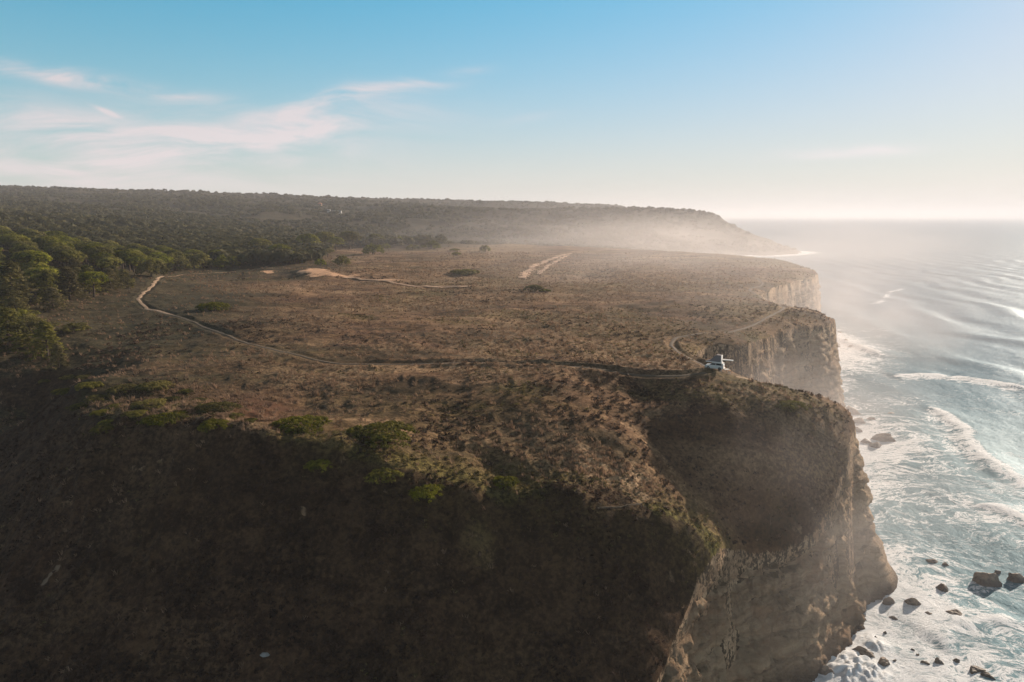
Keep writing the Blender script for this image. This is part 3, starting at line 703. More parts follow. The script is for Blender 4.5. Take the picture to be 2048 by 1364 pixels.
def limbs(h, r, spread, top, n=6):
    parts = [tube((0, 0, -.6), (.15, .05, h * .5), r, r * .75), tube((.15, .05, h * .5), (0, .1, h * .8), r * .75, r * .45)]
    for i in range(n):
        a = i / n * 6.283 + random.random(); z0 = h * random.uniform(.4, .75)
        parts.append(tube((.1, .05, z0), (math.cos(a) * spread * .6, math.sin(a) * spread * .6, top * random.uniform(.75, .95)), r * .35, r * .12, 5))
    return merge(parts)

def stone_pine_parts(seed):
    """umbrella dome, about 12 m across and 9 m tall"""
    random.seed(seed); R = 5.6; n = 120
    a = rng.uniform(0, 6.283, n); q = np.sqrt(rng.uniform(0, 1, n)); lob = 1 + .09 * np.sin(a * 3 + seed) + .05 * np.sin(a * 5 + seed * 2)
    rad = R * .88 * q * lob
    z = 5.2 + 3.6 * np.sqrt(np.clip(1 - (q * .97) ** 2, 0, 1)) + rng.normal(0, .10, n)
    C_ = np.stack([rad * np.cos(a), rad * np.sin(a), z], 1)
    cr = clumps(C_, rng.uniform(.75, 1.15, n), 34, .27, .75, -.2, .22)
    n2 = 26; a = rng.uniform(0, 6.283, n2); rad = R * rng.uniform(.2, .9, n2)
    cr2 = clumps(np.stack([rad * np.cos(a), rad * np.sin(a), 4.6 + rng.uniform(0, 1.6, n2)], 1), rng.uniform(.8, 1.3, n2), 22, .34, .6)
    return merge([cr, cr2]), limbs(6.2, .38, R, 6.4)
def bushy_pine_parts(seed):
    """lower round crown reaching almost to the ground"""
    random.seed(seed); n = 70; d = rng.normal(0, 1, (n, 3)); d /= np.linalg.norm(d, axis=1)[:, None]; d[:, 2] = np.abs(d[:, 2]) * 1.0 - .12
    rr = rng.uniform(.72, 1, n)[:, None] * (1 + .15 * np.sin(3 * np.arctan2(d[:, 1], d[:, 0]) + seed))[:, None]
    C_ = d * rr * np.array([5.0, 5.0, 5.4]) + [0, 0, 1.5]
    return clumps(C_, rng.uniform(.8, 1.4, n), 52, .28, .8, -.6, .25), limbs(4.5, .34, 4, 5)
def conifer_parts(seed):
    """loose upright pine, 14 m tall"""
    random.seed(seed); C_, R_ = [], []
    for k in range(15):
        z = .9 + k * .88; rr = 4.3 * (1 - (z - .6) / 14) ** .7 * random.uniform(.75, 1.15)
        for j in range(10):
            a = j / 7 * 6.283 + random.random() * 1.1; q = random.uniform(.5, 1)
            C_.append((math.cos(a) * rr * q, math.sin(a) * rr * q, z + random.uniform(-.4, .4) - q * .3)); R_.append(random.uniform(.6, 1.15))
    C_.append((0, 0, 14)); R_.append(.6)
    return clumps(np.array(C_), np.array(R_), 26, .28, .6), limbs(13, .3, 3, 8)
def bush_parts(seed, R=3.0, flat=.5, n=170):
    """spreading mound of scrub, 6 m across"""
    random.seed(seed); a = rng.uniform(0, 6.283, n); q = np.sqrt(rng.uniform(0, 1, n)); lob = 1 + .16 * np.sin(a * 3 + seed * 1.7) + .1 * np.sin(a * 7 + seed)
    z = R * flat * np.sqrt(np.clip(1 - (q * .96) ** 2, 0, 1)) + rng.normal(0, .03, n)
    C_ = np.stack([R * .92 * q * lob * np.cos(a), R * .92 * q * lob * np.sin(a), z * .85], 1)
    lv_ = clumps(C_, rng.uniform(.26, .46, n), 38, .10, .8, -.3, .25)
    st = merge([tube((0, 0, -.3), (math.cos(t) * R * .4, math.sin(t) * R * .4, R * flat * .6), .07, .03, 5) for t in (0, 1.3, 2.5, 3.8, 5.1)])
    return lv_, st
def proto(name, parts, leafmat, leafname='crown', woodname='trunk'):
    root = bpy.data.objects.new(name, None); COL.objects.link(root); root.empty_display_size = 1
    (V1, F1), (V2, F2) = parts
    mesh_obj(leafname, V1, F1, leafmat, root, smooth=False); mesh_obj(woodname, V2, F2, M_bark, root)
    root['_free'] = 1; return root
def place(pr, x, y, z, s, rz, label, cat, group=None, name=None):
    if pr.get('_free'):
        r = pr; del r['_free']
    else:
        r = pr.copy(); COL.objects.link(r)
        for ch in pr.children:
            c = ch.copy(); COL.objects.link(c); c.parent = r
        for k in ('group',):
            if k in r: del r[k]
    r.location = (x, y, z); r.rotation_euler = (0, 0, rz); r.scale = s if hasattr(s, '__len__') else (s, s, s)
    tag(r, label, cat, group); return r
P_stone = [proto("stone_pine", stone_pine_parts(i), M_pine) for i in range(5)]
P_bushy = [proto("round_pine", bushy_pine_parts(i + 10), M_pine) for i in range(3)]
P_con = [proto("pine_tree", conifer_parts(i + 20), M_conifer) for i in range(3)]
P_bush = [proto("shrub", bush_parts(i + 30), M_bush, 'foliage', 'stem') for i in range(4)]
P_low = [proto("shrub", bush_parts(i + 40, 3.0, .3), M_bush, 'foliage', 'stem') for i in range(2)]

def put_px(kind, px, py, wpx, label, group=None, hs=1.0, full=None, cat=None):
    """stand a plant where the photograph shows its foot; wpx = width seen"""
    g = ray_ground(px, py); wid_m = wpx / F * math.hypot(g[0], g[1], g[2] - CZ)
    pr, base, ct = {'stone': (P_stone, 11.8, 'tree'), 'bushy': (P_bushy, 11.5, 'tree'), 'con': (P_con, 9.0, 'tree'), 'bush': (P_bush, 6.6, 'shrub'), 'low': (P_low, 6.6, 'shrub')}[kind]
    s = wid_m / base; p = pr[int(rng.integers(len(pr)))]
    z = float(ground_z(g[0], g[1]))
    return place(p, g[0], g[1], z - .05, (s, s, s * hs), rng.uniform(0, 6.28), label, cat or ct, group)
singles = [
    ('bushy', 683, 531, 38, "round dark pine alone at the near edge of the grove, beside the smaller one", .8), ('bushy', 640, 533, 24, "smaller dark pine just left of the lone round pine at the grove edge", .9),
    ('bushy', 592, 527, 48, "wide dark pine clump at the front of the grove, nearest the orange sand", .75), ('bushy', 746, 509, 44, "dark dome pine standing out on the heath in front of the grove's right half", .8),
    ('stone', 700, 498, 48, "large flat-domed pine in the middle of the grove skyline", .9), ('stone', 752, 494, 36, "pine dome directly behind the dark dome pine on the heath", .9),
    ('bushy', 795, 491, 40, "hazy round pine between two others near the right end of the grove", .8), ('bushy', 826, 489, 28, "taller hazy pine near the right end of the grove", .9),
    ('bushy', 825, 499, 34, "low bushy pine at the foot of the taller hazy pine", .55), ('bushy', 862, 498, 44, "broad low pine closing the grove at its right end", .62),
    ('bushy', 971, 503, 25, "single small conical tree alone on the far pale heath", .95), ('bush', 912, 513, 22, "small round shrub on the far heath left of the lone conical tree", 1.4),
    ('bush', 909, 503, 22, "faint shrub behind the small round one on the far heath", 1.0), ('stone', 650, 500, 46, "tall dark pine in the left half of the grove skyline", .95),
    ('stone', 618, 505, 48, "dark pine with spreading crown at the left of the grove", .95), ('stone', 672, 503, 34, "narrow dark pine wedged between the large grove domes", 1.0),
    ('stone', 655, 514, 30, "lower pine in front of the grove's tallest domes", .7), ('bushy', 772, 498, 26, "small pine tucked behind the dark dome pine", .7),
    ('stone', 560, 520, 44, "pine dome where the grove joins the plantation", .9), ('stone', 520, 512, 46, "dark rounded pine at the right end of the plantation rows", .9),
    ('bushy', 450, 534, 52, "dark squat pine at the heath edge in front of the plantation rows", .75), ('bushy', 500, 528, 34, "small dark pine at the heath edge right of the squat one", .75),
    ('bushy', 400, 536, 60, "wide brownish-green pine at the heath edge below the plantation rows", .8), ('bushy', 303, 556, 56, "dark spreading pine beside the far end of the sandy track", .9),
    ('bushy', 350, 540, 54, "dark pine just behind the bend of the sandy track", .9),
    ('bush', 1068, 586, 46, "round dark shrub below the sandy double track in the middle of the heath", 1.3), ('low', 1090, 586, 30, "low tail of scrub on the right of the round dark shrub", 1),
    ('bush', 430, 624, 66, "broad olive shrub inside the bend of the sandy track", 1.0), ('low', 930, 548, 64, "flat green scrub patch behind the orange sand strip", 1.0),
    ('con', 28, 612, 84, "tall loose conifer at the left edge of the photo", .55), ('con', 100, 606, 46, "slender conifer right of the tallest left-edge conifer", .75), ('con', 140, 600, 60, "broad loose conifer at the front of the wood, left of the track", .6),
    ('con', 180, 585, 50, "green conifer behind the front row, left of the track", .62), ('con', 222, 578, 46, "small conifer closest to the sandy track bend", .5), ('con', 248, 572, 40, "lowest conifer at the corner where track and wood meet", .55),
    ('con', 118, 735, 34, "bright young pine rising from the scrub above the shaded slope", .8), ('con', 95, 712, 66, "bare-branched ragged pine below the wood on the left", .6), ('con', 20, 705, 90, "dark tree in the lower left of the wood by the photo's edge", .5),
    ('bushy', 62, 668, 80, "dense dark bush-like tree below the left-edge conifer", .6), ('bushy', 10, 660, 90, "rounded dark tree cut by the left edge of the photo", .55), ('bushy', 150, 668, 50, "dull round shrubby tree out on the heath left of the track", .45),
    ('bush', 600, 866, 122, "big smooth green mound bush, left one of the two largest", .85), ('bush', 765, 888, 158, "largest green mound bush, just right of the other big mound", .75), ('bush', 1580, 820, 72, "flat green bush on the headland below the parked car", .7),
    ('bush', 432, 893, 64, "round green bush on the rim of the shaded slope", 1.1), ('bush', 212, 882, 50, "dark round bush on the rim at the left end of the bare sandy lip", 1.2), ('bush', 640, 955, 62, "dark bush hanging on the shaded slope beside the crack", 1.2),
    ('bush', 765, 968, 80, "dark green bush on the slope rim below the largest mound", 1.0), ('bush', 850, 985, 84, "half-shaded bush right of the other slope-rim bush", 1.0), ('low', 1010, 955, 62, "low grassy dome on the spur near the pale dry grass", 1.4),
]
for s_ in singles:
    put_px(s_[0], s_[1], s_[2], s_[3], s_[4], None, s_[5])
rim = [(250, 788, 62, "widest flat bright shrub at the back of the rim scrub"), (310, 785, 66, "long yellow-green shrub right of the widest flat one"), (178, 786, 50, "yellowish shrub leaning over the dark left slope"), (196, 806, 48, "ragged shrub below the yellowish one on the left slope edge"),
       (232, 814, 30, "small knobbly shrub left of the split pair"), (300, 814, 66, "twin-topped shrub in the middle of the rim scrub"), (270, 812, 26, "tiny shrub beside the twin-topped one"), (345, 802, 34, "dull shrub above the twin-topped one"), (372, 791, 32, "small shrub at the upper edge of the reddish ground"),
       (396, 806, 40, "oval shrub on the left of the reddish ground"), (432, 826, 84, "long dense shrub bordering the reddish ground"), (270, 838, 44, "dark-sided shrub above the bright yellow cushion"), (222, 855, 50, "bright yellow cushion shrub at the left end of the rim"),
       (325, 862, 76, "wide cushion shrub right behind the pale sandy lip"), (362, 828, 32, "small oval shrub above the wide cushion shrub"), (367, 840, 32, "twin of small ovals, lower shrub above the wide cushion"), (396, 850, 34, "shrub with a pale sandy gap on its right"),
       (450, 838, 34, "shrub right of the sandy gap, upper one"), (466, 854, 44, "shrub right of the sandy gap, lower one"), (500, 872, 32, "last small shrub before the two big mounds"), (170, 757, 32, "bright shrub right of the young pine"), (140, 760, 34, "shrub at the foot of the young pine"),
       (90, 768, 24, "isolated pale shrub on the dark slope left of the young pine"), (205, 830, 40, "shaded shrub at the left edge of the rim scrub"), (160, 820, 44, "dark shrub down the left slope"), (130, 790, 44, "dark shrub below the isolated pale one"), (340, 835, 20, "thin upright sprig shrub behind the wide cushion")]
for i, (px, py, w_, lb) in enumerate(rim): put_px('low' if i % 3 else 'bush', px, py, w_, lb, "shrubs on the rim of the shaded slope", 1.1 if i % 3 else .75)

# the wood: every tree one can tell apart
def in_poly(x, y, P):
    ins = np.zeros(x.shape, bool)
    for i in range(len(P)):
        ax, ay = P[i]; bx, by = P[(i + 1) % len(P)]
        c = ((ay > y) != (by > y)) & (x < (bx - ax) * (y - ay) / (by - ay + 1e-12) + ax); ins ^= c
    return ins
wood = [ray_ground(*p)[:2] for p in [(-60, 470), (0, 462), (200, 462), (520, 480), (700, 487), (640, 512), (560, 520), (440, 528), (330, 540), (285, 553), (262, 563), (205, 590), (130, 606), (60, 640), (-60, 700)]]
g0 = ray_ground(240, 485)[:2]; g1 = ray_ground(330, 522)[:2]; rd = (g1 - g0) / np.hypot(*(g1 - g0)); rn = np.array([-rd[1], rd[0]])
ii, jj = np.meshgrid(np.arange(-120, 120), np.arange(-90, 90))
bx = g0[0] + rd[0] * ii * 7.0 + rn[0] * jj * 13.0; by = g0[1] + rd[1] * ii * 7.0 + rn[1] * jj * 13.0
bx = (bx + rng.normal(0, .9, bx.shape)).ravel(); by = (by + rng.normal(0, .9, by.shape)).ravel()
m_ = (by > 150) & (by < 900); bx, by = bx[m_], by[m_]
m_ = in_poly(bx, by, wood) & (bx / by > -.86); bx, by = bx[m_], by[m_]
ok = np.ones(len(bx), bool)
for o in [o for o in COL.objects if o.type == 'EMPTY' and 'label' in o]:
    ok &= np.hypot(bx - o.location.x, by - o.location.y) > 5.5
bx, by = bx[ok], by[ok]; order = np.argsort(by); bx, by = bx[order], by[order]
n_ind = 0; rest = []
for x, y in zip(bx, by):
    z = float(ground_z(x, y)); px = 1024 + x / y * F
    near_ = y < 290 and vn(np.array(x / 40), np.array(y / 40), 301) < .35
    if n_ind < 225:
        sc_ = rng.uniform(.8, 1.12); n_ind += 1
        if near_:
            place(P_con[n_ind % 3] if n_ind % 2 else P_bushy[n_ind % 3], x, y, z, (sc_ * 1.1, sc_ * 1.1, sc_ * rng.uniform(.36, .58)), rng.uniform(0, 6.28), "loose-crowned pine in the mixed wood at the left edge", 'tree', "mixed pines at the left edge")
        else:
            place(P_stone[n_ind % 5], x, y, z, (sc_ * 1.02, sc_ * 1.02, sc_ * rng.uniform(.85, 1)), rng.uniform(0, 6.28), *((("umbrella pine in the front rank of the plantation facing the open heath", 'tree', "umbrella pines, front rank") if n_ind < 45 else
                ("umbrella pine in the plantation rows toward the photo's left edge", 'tree', "umbrella pines, left rows") if x / y < -.56 else
                ("umbrella pine in the right-hand plantation rows behind the squat heath-edge pines", 'tree', "umbrella pines, right rows") if x / y > -.42 else
                ("umbrella pine in the middle plantation rows behind the track's far bend", 'tree', "umbrella pines, middle rows"))))
    else: rest.append((x, y, z))

# distant wood: one mass over the hills
def far_wood():
    n = 26000
    lv_ = rng.uniform(math.log(420), math.log(3600), n); u_ = rng.uniform(-.95, .42, n); y = np.exp(lv_); x = u_ * y
    f = grid_at(forest, x, y) > .6; dd = grid_at(D, x, y) > 14
    keep_ = f & dd & ~in_poly(x, y, wood) & ((y > 850) | (u_ < -.10)) & (vn(x / 90, y / 90, 331) > -.55)
    x, y = x[keep_], y[keep_]
    R_ = rng.uniform(3.2, 6.5, len(x)) * np.where(y > 1500, .95, 1); R_ *= 1 + .3 * sstep(vn(x / 130, y / 130, 332), 0, .6)
    if rest:
        r0 = np.array(rest); x = np.concatenate([x, r0[:, 0]]); y = np.concatenate([y, r0[:, 1]]); R_ = np.concatenate([R_, np.full(len(r0), 5.6)])
    z = ground_z(x, y) + np.where(y > 800, R_ * .3, R_ * .8)
    per = 40; d = rng.normal(0, 1, (len(x), per, 3)); d /= np.linalg.norm(d, axis=2)[:, :, None]; d[:, :, 2] = np.abs(d[:, :, 2]) * 1.1 - .25
    p = np.stack([x, y, z], 1)[:, None] + d * (R_[:, None, None] * rng.uniform(.7, 1.05, (len(x), per, 1))) * [1, 1, .75]
    return quads(p.reshape(-1, 3), d.reshape(-1, 3), np.repeat(R_ * .30, per), .20, .8)
V, Fq = far_wood()
M_far = make_leaf_mat("distant_wood_leaves", (.020, .022, .011), (.085, .074, .034), .05)
tag(mesh_obj("distant_wood", V, Fq, M_far, smooth=False), "dark pine wood covering the hills behind the heath", "wood", kind='stuff')

# low scrub and dry grass: nobody could count it
def scatter(n, ylo, yhi, wfun, reach_u=(-.95, .60), slope=None):
    lv_ = rng.uniform(math.log(ylo), math.log(yhi), n); u_ = rng.uniform(*reach_u, n); y = np.exp(lv_); x = u_ * y
    w = wfun(x, y) * (grid_at(Dn, x, y) > .5) * (grid_at(flat, x, y) < .3) * (grid_at(sand, x, y) < .35) * (slope if slope is not None else 1)(x, y) if slope else wfun(x, y) * (grid_at(Dn, x, y) > .5) * (grid_at(flat, x, y) < .3) * (grid_at(sand, x, y) < .35) * (1 - .9 * grid_at(slope_shade, x, y))
    k = rng.uniform(0, 1, n) < w; return x[k], y[k]
def tuft_mesh(x, y, r, per, size, flat=.7):
    z = ground_z(x, y); d = rng.normal(0, 1, (len(x), per, 3)); d /= np.linalg.norm(d, axis=2)[:, :, None]; d[:, :, 2] = np.abs(d[:, :, 2])
    p = np.stack([x, y, z], 1)[:, None] + d * r[:, None, None] * rng.uniform(.5, 1, (len(x), per, 1)) * [1, 1, flat]
    return quads(p.reshape(-1, 3), d.reshape(-1, 3), np.repeat(size, per), .5, .6)
def blades(x, y, h, per):
    z = ground_z(x, y); n = len(x) * per
    b = np.repeat(np.stack([x, y, z - .05], 1), per, 0) + np.concatenate([rng.normal(0, .16, (n, 2)), np.zeros((n, 1))], 1)
    tip = b + np.concatenate([rng.normal(-.12, .22, (n, 1)), rng.normal(-.05, .22, (n, 1)), np.repeat(h, per)[:, None] * rng.uniform(.6, 1.1, (n, 1))], 1)
    a = rng.uniform(0, 6.28, n); s = np.stack([np.cos(a), np.sin(a), a * 0], 1) * (.035 + np.repeat(y, per)[:, None] * 1.6e-4)
    V = np.stack([b - s, b + s, tip + s * .5, tip - s * .5], 1).reshape(-1, 3); return V, np.arange(n * 4).reshape(-1, 4)
def blades_n(n): return np.arange(n)
x, y = scatter(90000, 62, 700, lambda x, y: np.clip(.35 + .5 * grid_at(shrub_thick, x, y) - .5 * grid_at(dry, x, y), .05, 1) * (1 - .7 * grid_at(green, x, y)))
r_s = rng.uniform(.22, .62, len(x)) * (1 + y / 900)
pn = sstep(fbm(x / 11, y / 16, 341, 3), -.25, .35); pn = pn * (.3 + .7 * sstep(fbm(x / 40, y / 60, 343, 2), -.2, .3)); kp = rng.uniform(0, 1, len(x)) < .03 + .9 * pn; x, y, r_s = x[kp], y[kp], r_s[kp] * (.6 + .6 * pn[kp])
V, Fq = tuft_mesh(x, y, r_s, 9, r_s * .42)
tag(mesh_obj("heath_scrub", V, Fq, M_dull, smooth=False), "low brown heath scrub covering the plateau", "scrub", kind='stuff')
x, y = scatter(60000, 62, 420, lambda x, y: np.clip(grid_at(green, x, y) * 1.3, 0, 1))
r_s = rng.uniform(.2, .5, len(x)) * (1 + y / 900)
V, Fq = tuft_mesh(x, y, r_s, 9, r_s * .40)
tag(mesh_obj("green_scrub", V, Fq, M_olive, smooth=False), "low green ground-hugging scrub on the spur and slopes", "scrub", kind='stuff')
M_straw = make_leaf_mat("dry_grass_blades", (.15, .095, .052), (.40, .26, .145), 1.0)
x, y = scatter(75000, 62, 600, lambda x, y: np.clip(.10 + grid_at(dry, x, y) * 1.2, 0, 1) * (1 - .5 * grid_at(green, x, y)))
V, Fq = blades(x, y, rng.uniform(.3, .7, len(x)) * (1 + y / 900), 9)
tag(mesh_obj("dry_grass", V, Fq, M_straw, smooth=False), "pale dry grass tufts scattered over the heath", "grass", kind='stuff')

M_slope = make_leaf_mat("slope_scrub_shade_tone", (.020, .012, .007), (.070, .042, .022), .6)  # darker copy of the heath scrub, slope shade put into its colour
x, y = scatter(60000, 60, 170, lambda x, y: .15 + sstep(fbm(x / 6, y / 8, 351, 3), -.2, .4), slope=lambda x, y: grid_at(slope_shade, x, y))
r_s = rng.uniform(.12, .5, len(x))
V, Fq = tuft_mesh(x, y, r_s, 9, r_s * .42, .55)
tag(mesh_obj("slope_scrub", V, Fq, M_slope, smooth=False), "low scrub on the steep slopes, their shade painted into its colour", "scrub", kind='stuff')

# ---------------------------------------------------------------- rocks in the surf
def make_rock_mat():
    m, T = new_mat("wet_brown_rock"); geo = T.add('ShaderNodeNewGeometry'); pos = geo.outputs['Position']
    n = T.noise(pos, .8, 6, .7); sx = T.add('ShaderNodeSeparateXYZ', None, Vector=pos).outputs[2]
    c = T.mix(T.smooth(n, .35, .65), (.10, .072, .052), (.27, .195, .135))
    c = T.mix(T.smooth(T.math('ADD', sx, n), .9, 1.9, .75, 0), c, (.022, .02, .018))
    bump = T.add('ShaderNodeBump', None, Strength=.8, Distance=.3, Height=n)
    b = T.add('ShaderNodeBsdfPrincipled', None, Base_Color=c, Roughness=.7, Normal=bump.outputs[0]); finish(T, b); return m
M_rock = make_rock_mat()
def rock_mesh(seed, sx_, sy_, sz_):
    import bmesh
    bm = bmesh.new(); bmesh.ops.create_icosphere(bm, subdivisions=4, radius=1.0)
    P = np.array([v.co[:] for v in bm.verts]); r2 = np.random.default_rng(seed)
    for k in range(11):                                     # chop flat facets off, as in broken sandstone
        d = r2.normal(0, 1, 3); d[2] = abs(d[2]) * .8; d /= np.linalg.norm(d); c = r2.uniform(.5, .85)
        q = P @ d; P = P - np.maximum(q - c, 0)[:, None] * d * .85
    nn = fbm(P[:, 0] * 2 + seed, P[:, 1] * 2 + P[:, 2] * 2.3, seed, 4)
    P = P * (1 + nn[:, None] * .24); P *= [sx_, sy_, sz_]
    for v, p in zip(bm.verts, P): v.co = p
    me = bpy.data.meshes.new("rock"); bm.to_mesh(me); bm.free(); me.materials.append(M_rock); return me
rocks = [
    (1775, 881, 54, 18, "long flat slab rock lying in the foam off the headland", 1), (1755, 892, 30, 13, "rounded rock touching the near end of the long slab", 1), (1733, 884, 22, 8, "small low rock between the headland and the long slab", 1), (1722, 846, 34, 14, "jagged rock lumps close under the headland", 1),
    (1706, 828, 32, 22, "pinkish rock pile at the foot of the second cliff", 1), (1742, 839, 18, 6, "little rock seaward of the jagged lumps", 1), (1785, 829, 26, 5, "thin awash rock farther out from the pinkish pile", 1), (1716, 862, 16, 10, "dark stub rock hugging the headland behind the slab", 1),
    (1982, 1168, 48, 30, "biggest angular boulder offshore with blue shadow beside it", 1), (2038, 1160, 36, 18, "boulder at the right photo edge beside the biggest one", 1), (1997, 1144, 12, 6, "tiny rock just behind the biggest offshore boulder", 1), (1886, 1180, 30, 18, "domed boulder halfway between cliff and the biggest boulder", 1),
    (1778, 1212, 26, 20, "pointed pyramid rock nearest the cliff in the foam", 1), (1828, 1212, 38, 26, "faceted brown boulder right of the pointed rock", 1), (1857, 1234, 26, 12, "flat-topped small boulder below the faceted one", 1), (1918, 1238, 44, 22, "dark crooked rock in the middle of the foam field", 1),
    (1868, 1123, 26, 5, "sliver of rock awash above the domed boulder", 1), (1892, 1129, 16, 4, "short sliver awash right of the longer sliver", 1), (1855, 1332, 26, 10, "low dark rock left of the small blue pool", 1), (1880, 1330, 22, 14, "dark knob rock right beside the small blue pool", 1),
    (1914, 1326, 18, 8, "small rock between the knob and the big bottom ledge", 1), (1955, 1346, 38, 16, "rough ledge rock at the bottom right of the photo", 1), (1978, 1356, 30, 14, "ledge fragment at the right end of the rough ledge", 1), (1790, 1324, 12, 8, "small dark rock right of the cliff-foot boulders", 1),
    (1826, 1302, 9, 7, "tiny upright rock, upper of two specks in the foam", 1), (1836, 1313, 10, 6, "tiny rock, lower of two specks in the foam", 1), (1768, 1333, 28, 22, "rounded boulder at the outer end of the cliff-foot ledge", 1), (1735, 1318, 56, 22, "long dark ledge boulder running out from the cliff foot", 1),
    (1690, 1345, 34, 14, "dark rock behind the white splash at the cliff foot", 1), (1652, 1352, 44, 20, "shaded boulder at the bottom edge below the cliff", 1), (1770, 1268, 10, 8, "speck of rock in the foam beside the cliff corner", 1), (1675, 693, 24, 12, "pyramid rock under the second cliff, left of three", 1),
    (1692, 685, 16, 10, "upper rock of three under the second cliff", 1), (1702, 694, 15, 6, "flat rock, right of three under the second cliff", 1), (1701, 679, 7, 4, "speck of rock above the three under the second cliff", 1), (1680, 665, 10, 4, "lone low rock in the water behind the second cliff", 1),
    (1745, 1206, 18, 12, "dark rock wedged against the cliff left of the pointed rock", 1), (1790, 1240, 22, 7, "washed-over rock below the pointed rock", 1), (1752, 1280, 16, 10, "rock at the water line under the cliff corner", 1)]
for i, (px, py, wpx, hpx, lb, _) in enumerate(rocks):
    x, y, _z = at_z(px, py, 0); dist = math.hypot(x, y, CZ); wm = wpx / F * dist / 2 * .84; el = math.atan2(CZ, math.hypot(x, y))
    hm = max(wm * .35, hpx / F * dist * .75); me = rock_mesh(500 + i, wm * 1.08, wm * (.75 if wpx < 45 else .6), hm)
    o = bpy.data.objects.new("rock", me); COL.objects.link(o); o.location = (x, y + wm * .3, -.1 * hm)
    o.rotation_euler = (random.uniform(-.1, .1), random.uniform(-.1, .1), random.choice((-.5, -.3, .2)) if wpx < 45 else -.5)
    tag(o, lb, "rock", "rocks in the surf")
g = ray_ground(530, 1312); me = rock_mesh(777, .75, .4, .28); o = bpy.data.objects.new("stone", me); COL.objects.link(o); o.location = (g[0], g[1], float(ground_z(g[0], g[1])) + .05)
me.materials.clear(); me.materials.append(simple_mat("pale_stone", (.24, .235, .22), .8, 0, .2)); tag(o, "small pale stone low on the dark slope at the bottom of the photo", "stone")

# ---------------------------------------------------------------- car with roof tent
import bmesh
def prism(pts, y0, y1, bevel=.0):
    """side outline (x,z) extruded from y0 to y1"""
    bm = bmesh.new(); a = [bm.verts.new((x, y0, z)) for x, z in pts]; b = [bm.verts.new((x, y1, z)) for x, z in pts]
    bm.faces.new(a[::-1]); bm.faces.new(b); k = len(pts)
    for i in range(k): bm.faces.new((a[i], a[(i + 1) % k], b[(i + 1) % k], b[i]))
    bmesh.ops.recalc_face_normals(bm, faces=bm.faces)
    if bevel: bmesh.ops.bevel(bm, geom=list(bm.edges), offset=bevel, segments=2, affect='EDGES', profile=.6)
    return bm
def box(x0, x1, y0, y1, z0, z1, bevel=0.): return prism([(x0, z0), (x1, z0), (x1, z1), (x0, z1)], y0, y1, bevel)
def part(name, bms, mat, parent, label=None):
    bm = bmesh.new()
    for b in (bms if isinstance(bms, list) else [bms]):
        me = bpy.data.meshes.new("t"); b.to_mesh(me); b.free(); bm.from_mesh(me); bpy.data.meshes.remove(me)
    me = bpy.data.meshes.new(name); bm.to_mesh(me); bm.free(); me.materials.append(mat)
    o = bpy.data.objects.new(name, me); COL.objects.link(o); o.parent = parent
    if label: o['label'] = label
    return o
def cyl(p0, p1, r, k=16):
    V, Fc = tube(p0, p1, r, r, k); bm = bmesh.new(); vs = [bm.verts.new(v) for v in V]
    for f in Fc: bm.faces.new([vs[i] for i in f])
    bm.faces.new(vs[:k][::-1]); bm.faces.new(vs[k:]); bmesh.ops.recalc_face_normals(bm, faces=bm.faces); return bm
M_white = simple_mat("silver_white_paint", (.62, .60, .56), .35, 0, .04); M_glass = simple_mat("dark_glass", (.02, .025, .03), .08, 0, .1, 2, .6); M_tyre = simple_mat("tyre_rubber", (.02, .02, .02), .9)
M_rim = simple_mat("wheel_metal", (.4, .4, .4), .35, .8); M_canvas = simple_mat("grey_tent_canvas", (.17, .15, .15), .9, 0, .15); M_cloth = simple_mat("white_tent_canvas", (.80, .78, .74), .9, 0, .06)
M_lamp = simple_mat("lamp_glass", (.5, .06, .04), .25); M_wood = simple_mat("camping_wood", (.32, .21, .13), .7, 0, .25); M_dark = simple_mat("dark_fabric", (.07, .05, .045), .9, 0, .2); M_alu = simple_mat("aluminium", (.6, .6, .6), .4, .7)
g = ray_ground(1430, 740); cz_ = float(ground_z(g[0], g[1]))
car = bpy.data.objects.new("car", None); COL.objects.link(car); car.location = (g[0] + .1, g[1] + .6, cz_ + .0)
car.rotation_euler = (0, 0, math.radians(-30)); tag(car, "white car parked at the cliff edge with a tall open roof tent", "car"); car.scale = (.9, .9, .95)
# x: +x = tail (sunlit), y: -y = long side towards the viewer
side = [(-2.15, .35), (-2.2, .85), (-1.95, 1.02), (-1.15, 1.12), (-.55, 1.66), (1.95, 1.68), (2.15, 1.1), (2.2, .45), (2.05, .32), (-2.0, .3)]
part("body", prism(side, -.88, .88, .05), M_white, car)
w = part("window", prism([(-1.0, 1.14), (-.52, 1.56), (.35, 1.58), (.35, 1.14)], -.893, -.885), M_glass, car)
part("window", prism([(.45, 1.14), (.45, 1.58), (1.8, 1.58), (1.95, 1.14)], -.893, -.885), M_glass, car)
part("window", prism([(-1.0, 1.14), (-.52, 1.56), (1.8, 1.58), (1.95, 1.14)], .885, .893), M_glass, car)
part("rear_window", prism([(2.0, 1.6), (2.16, 1.16), (2.175, 1.16), (2.015, 1.6)], -.7, .7), M_glass, car)
part("windscreen", prism([(-1.16, 1.15), (-.58, 1.64), (-.60, 1.655), (-1.18, 1.165)], -.75, .75), M_glass, car)
for sx_ in (-1.35, 1.35):
    for sy_ in (-1, 1):
        wh = part("wheel", cyl((sx_, .93 * sy_, .36), (sx_, .70 * sy_, .36), .36, 20), M_tyre, car)
        part("rim", cyl((sx_, .945 * sy_, .36), (sx_, .92 * sy_, .36), .2, 16), M_rim, wh)
for sy_ in (-1, 1): part("tail_light", box(2.17, 2.22, sy_ * .78 - .07, sy_ * .78 + .07, .75, 1.05), M_lamp, car)
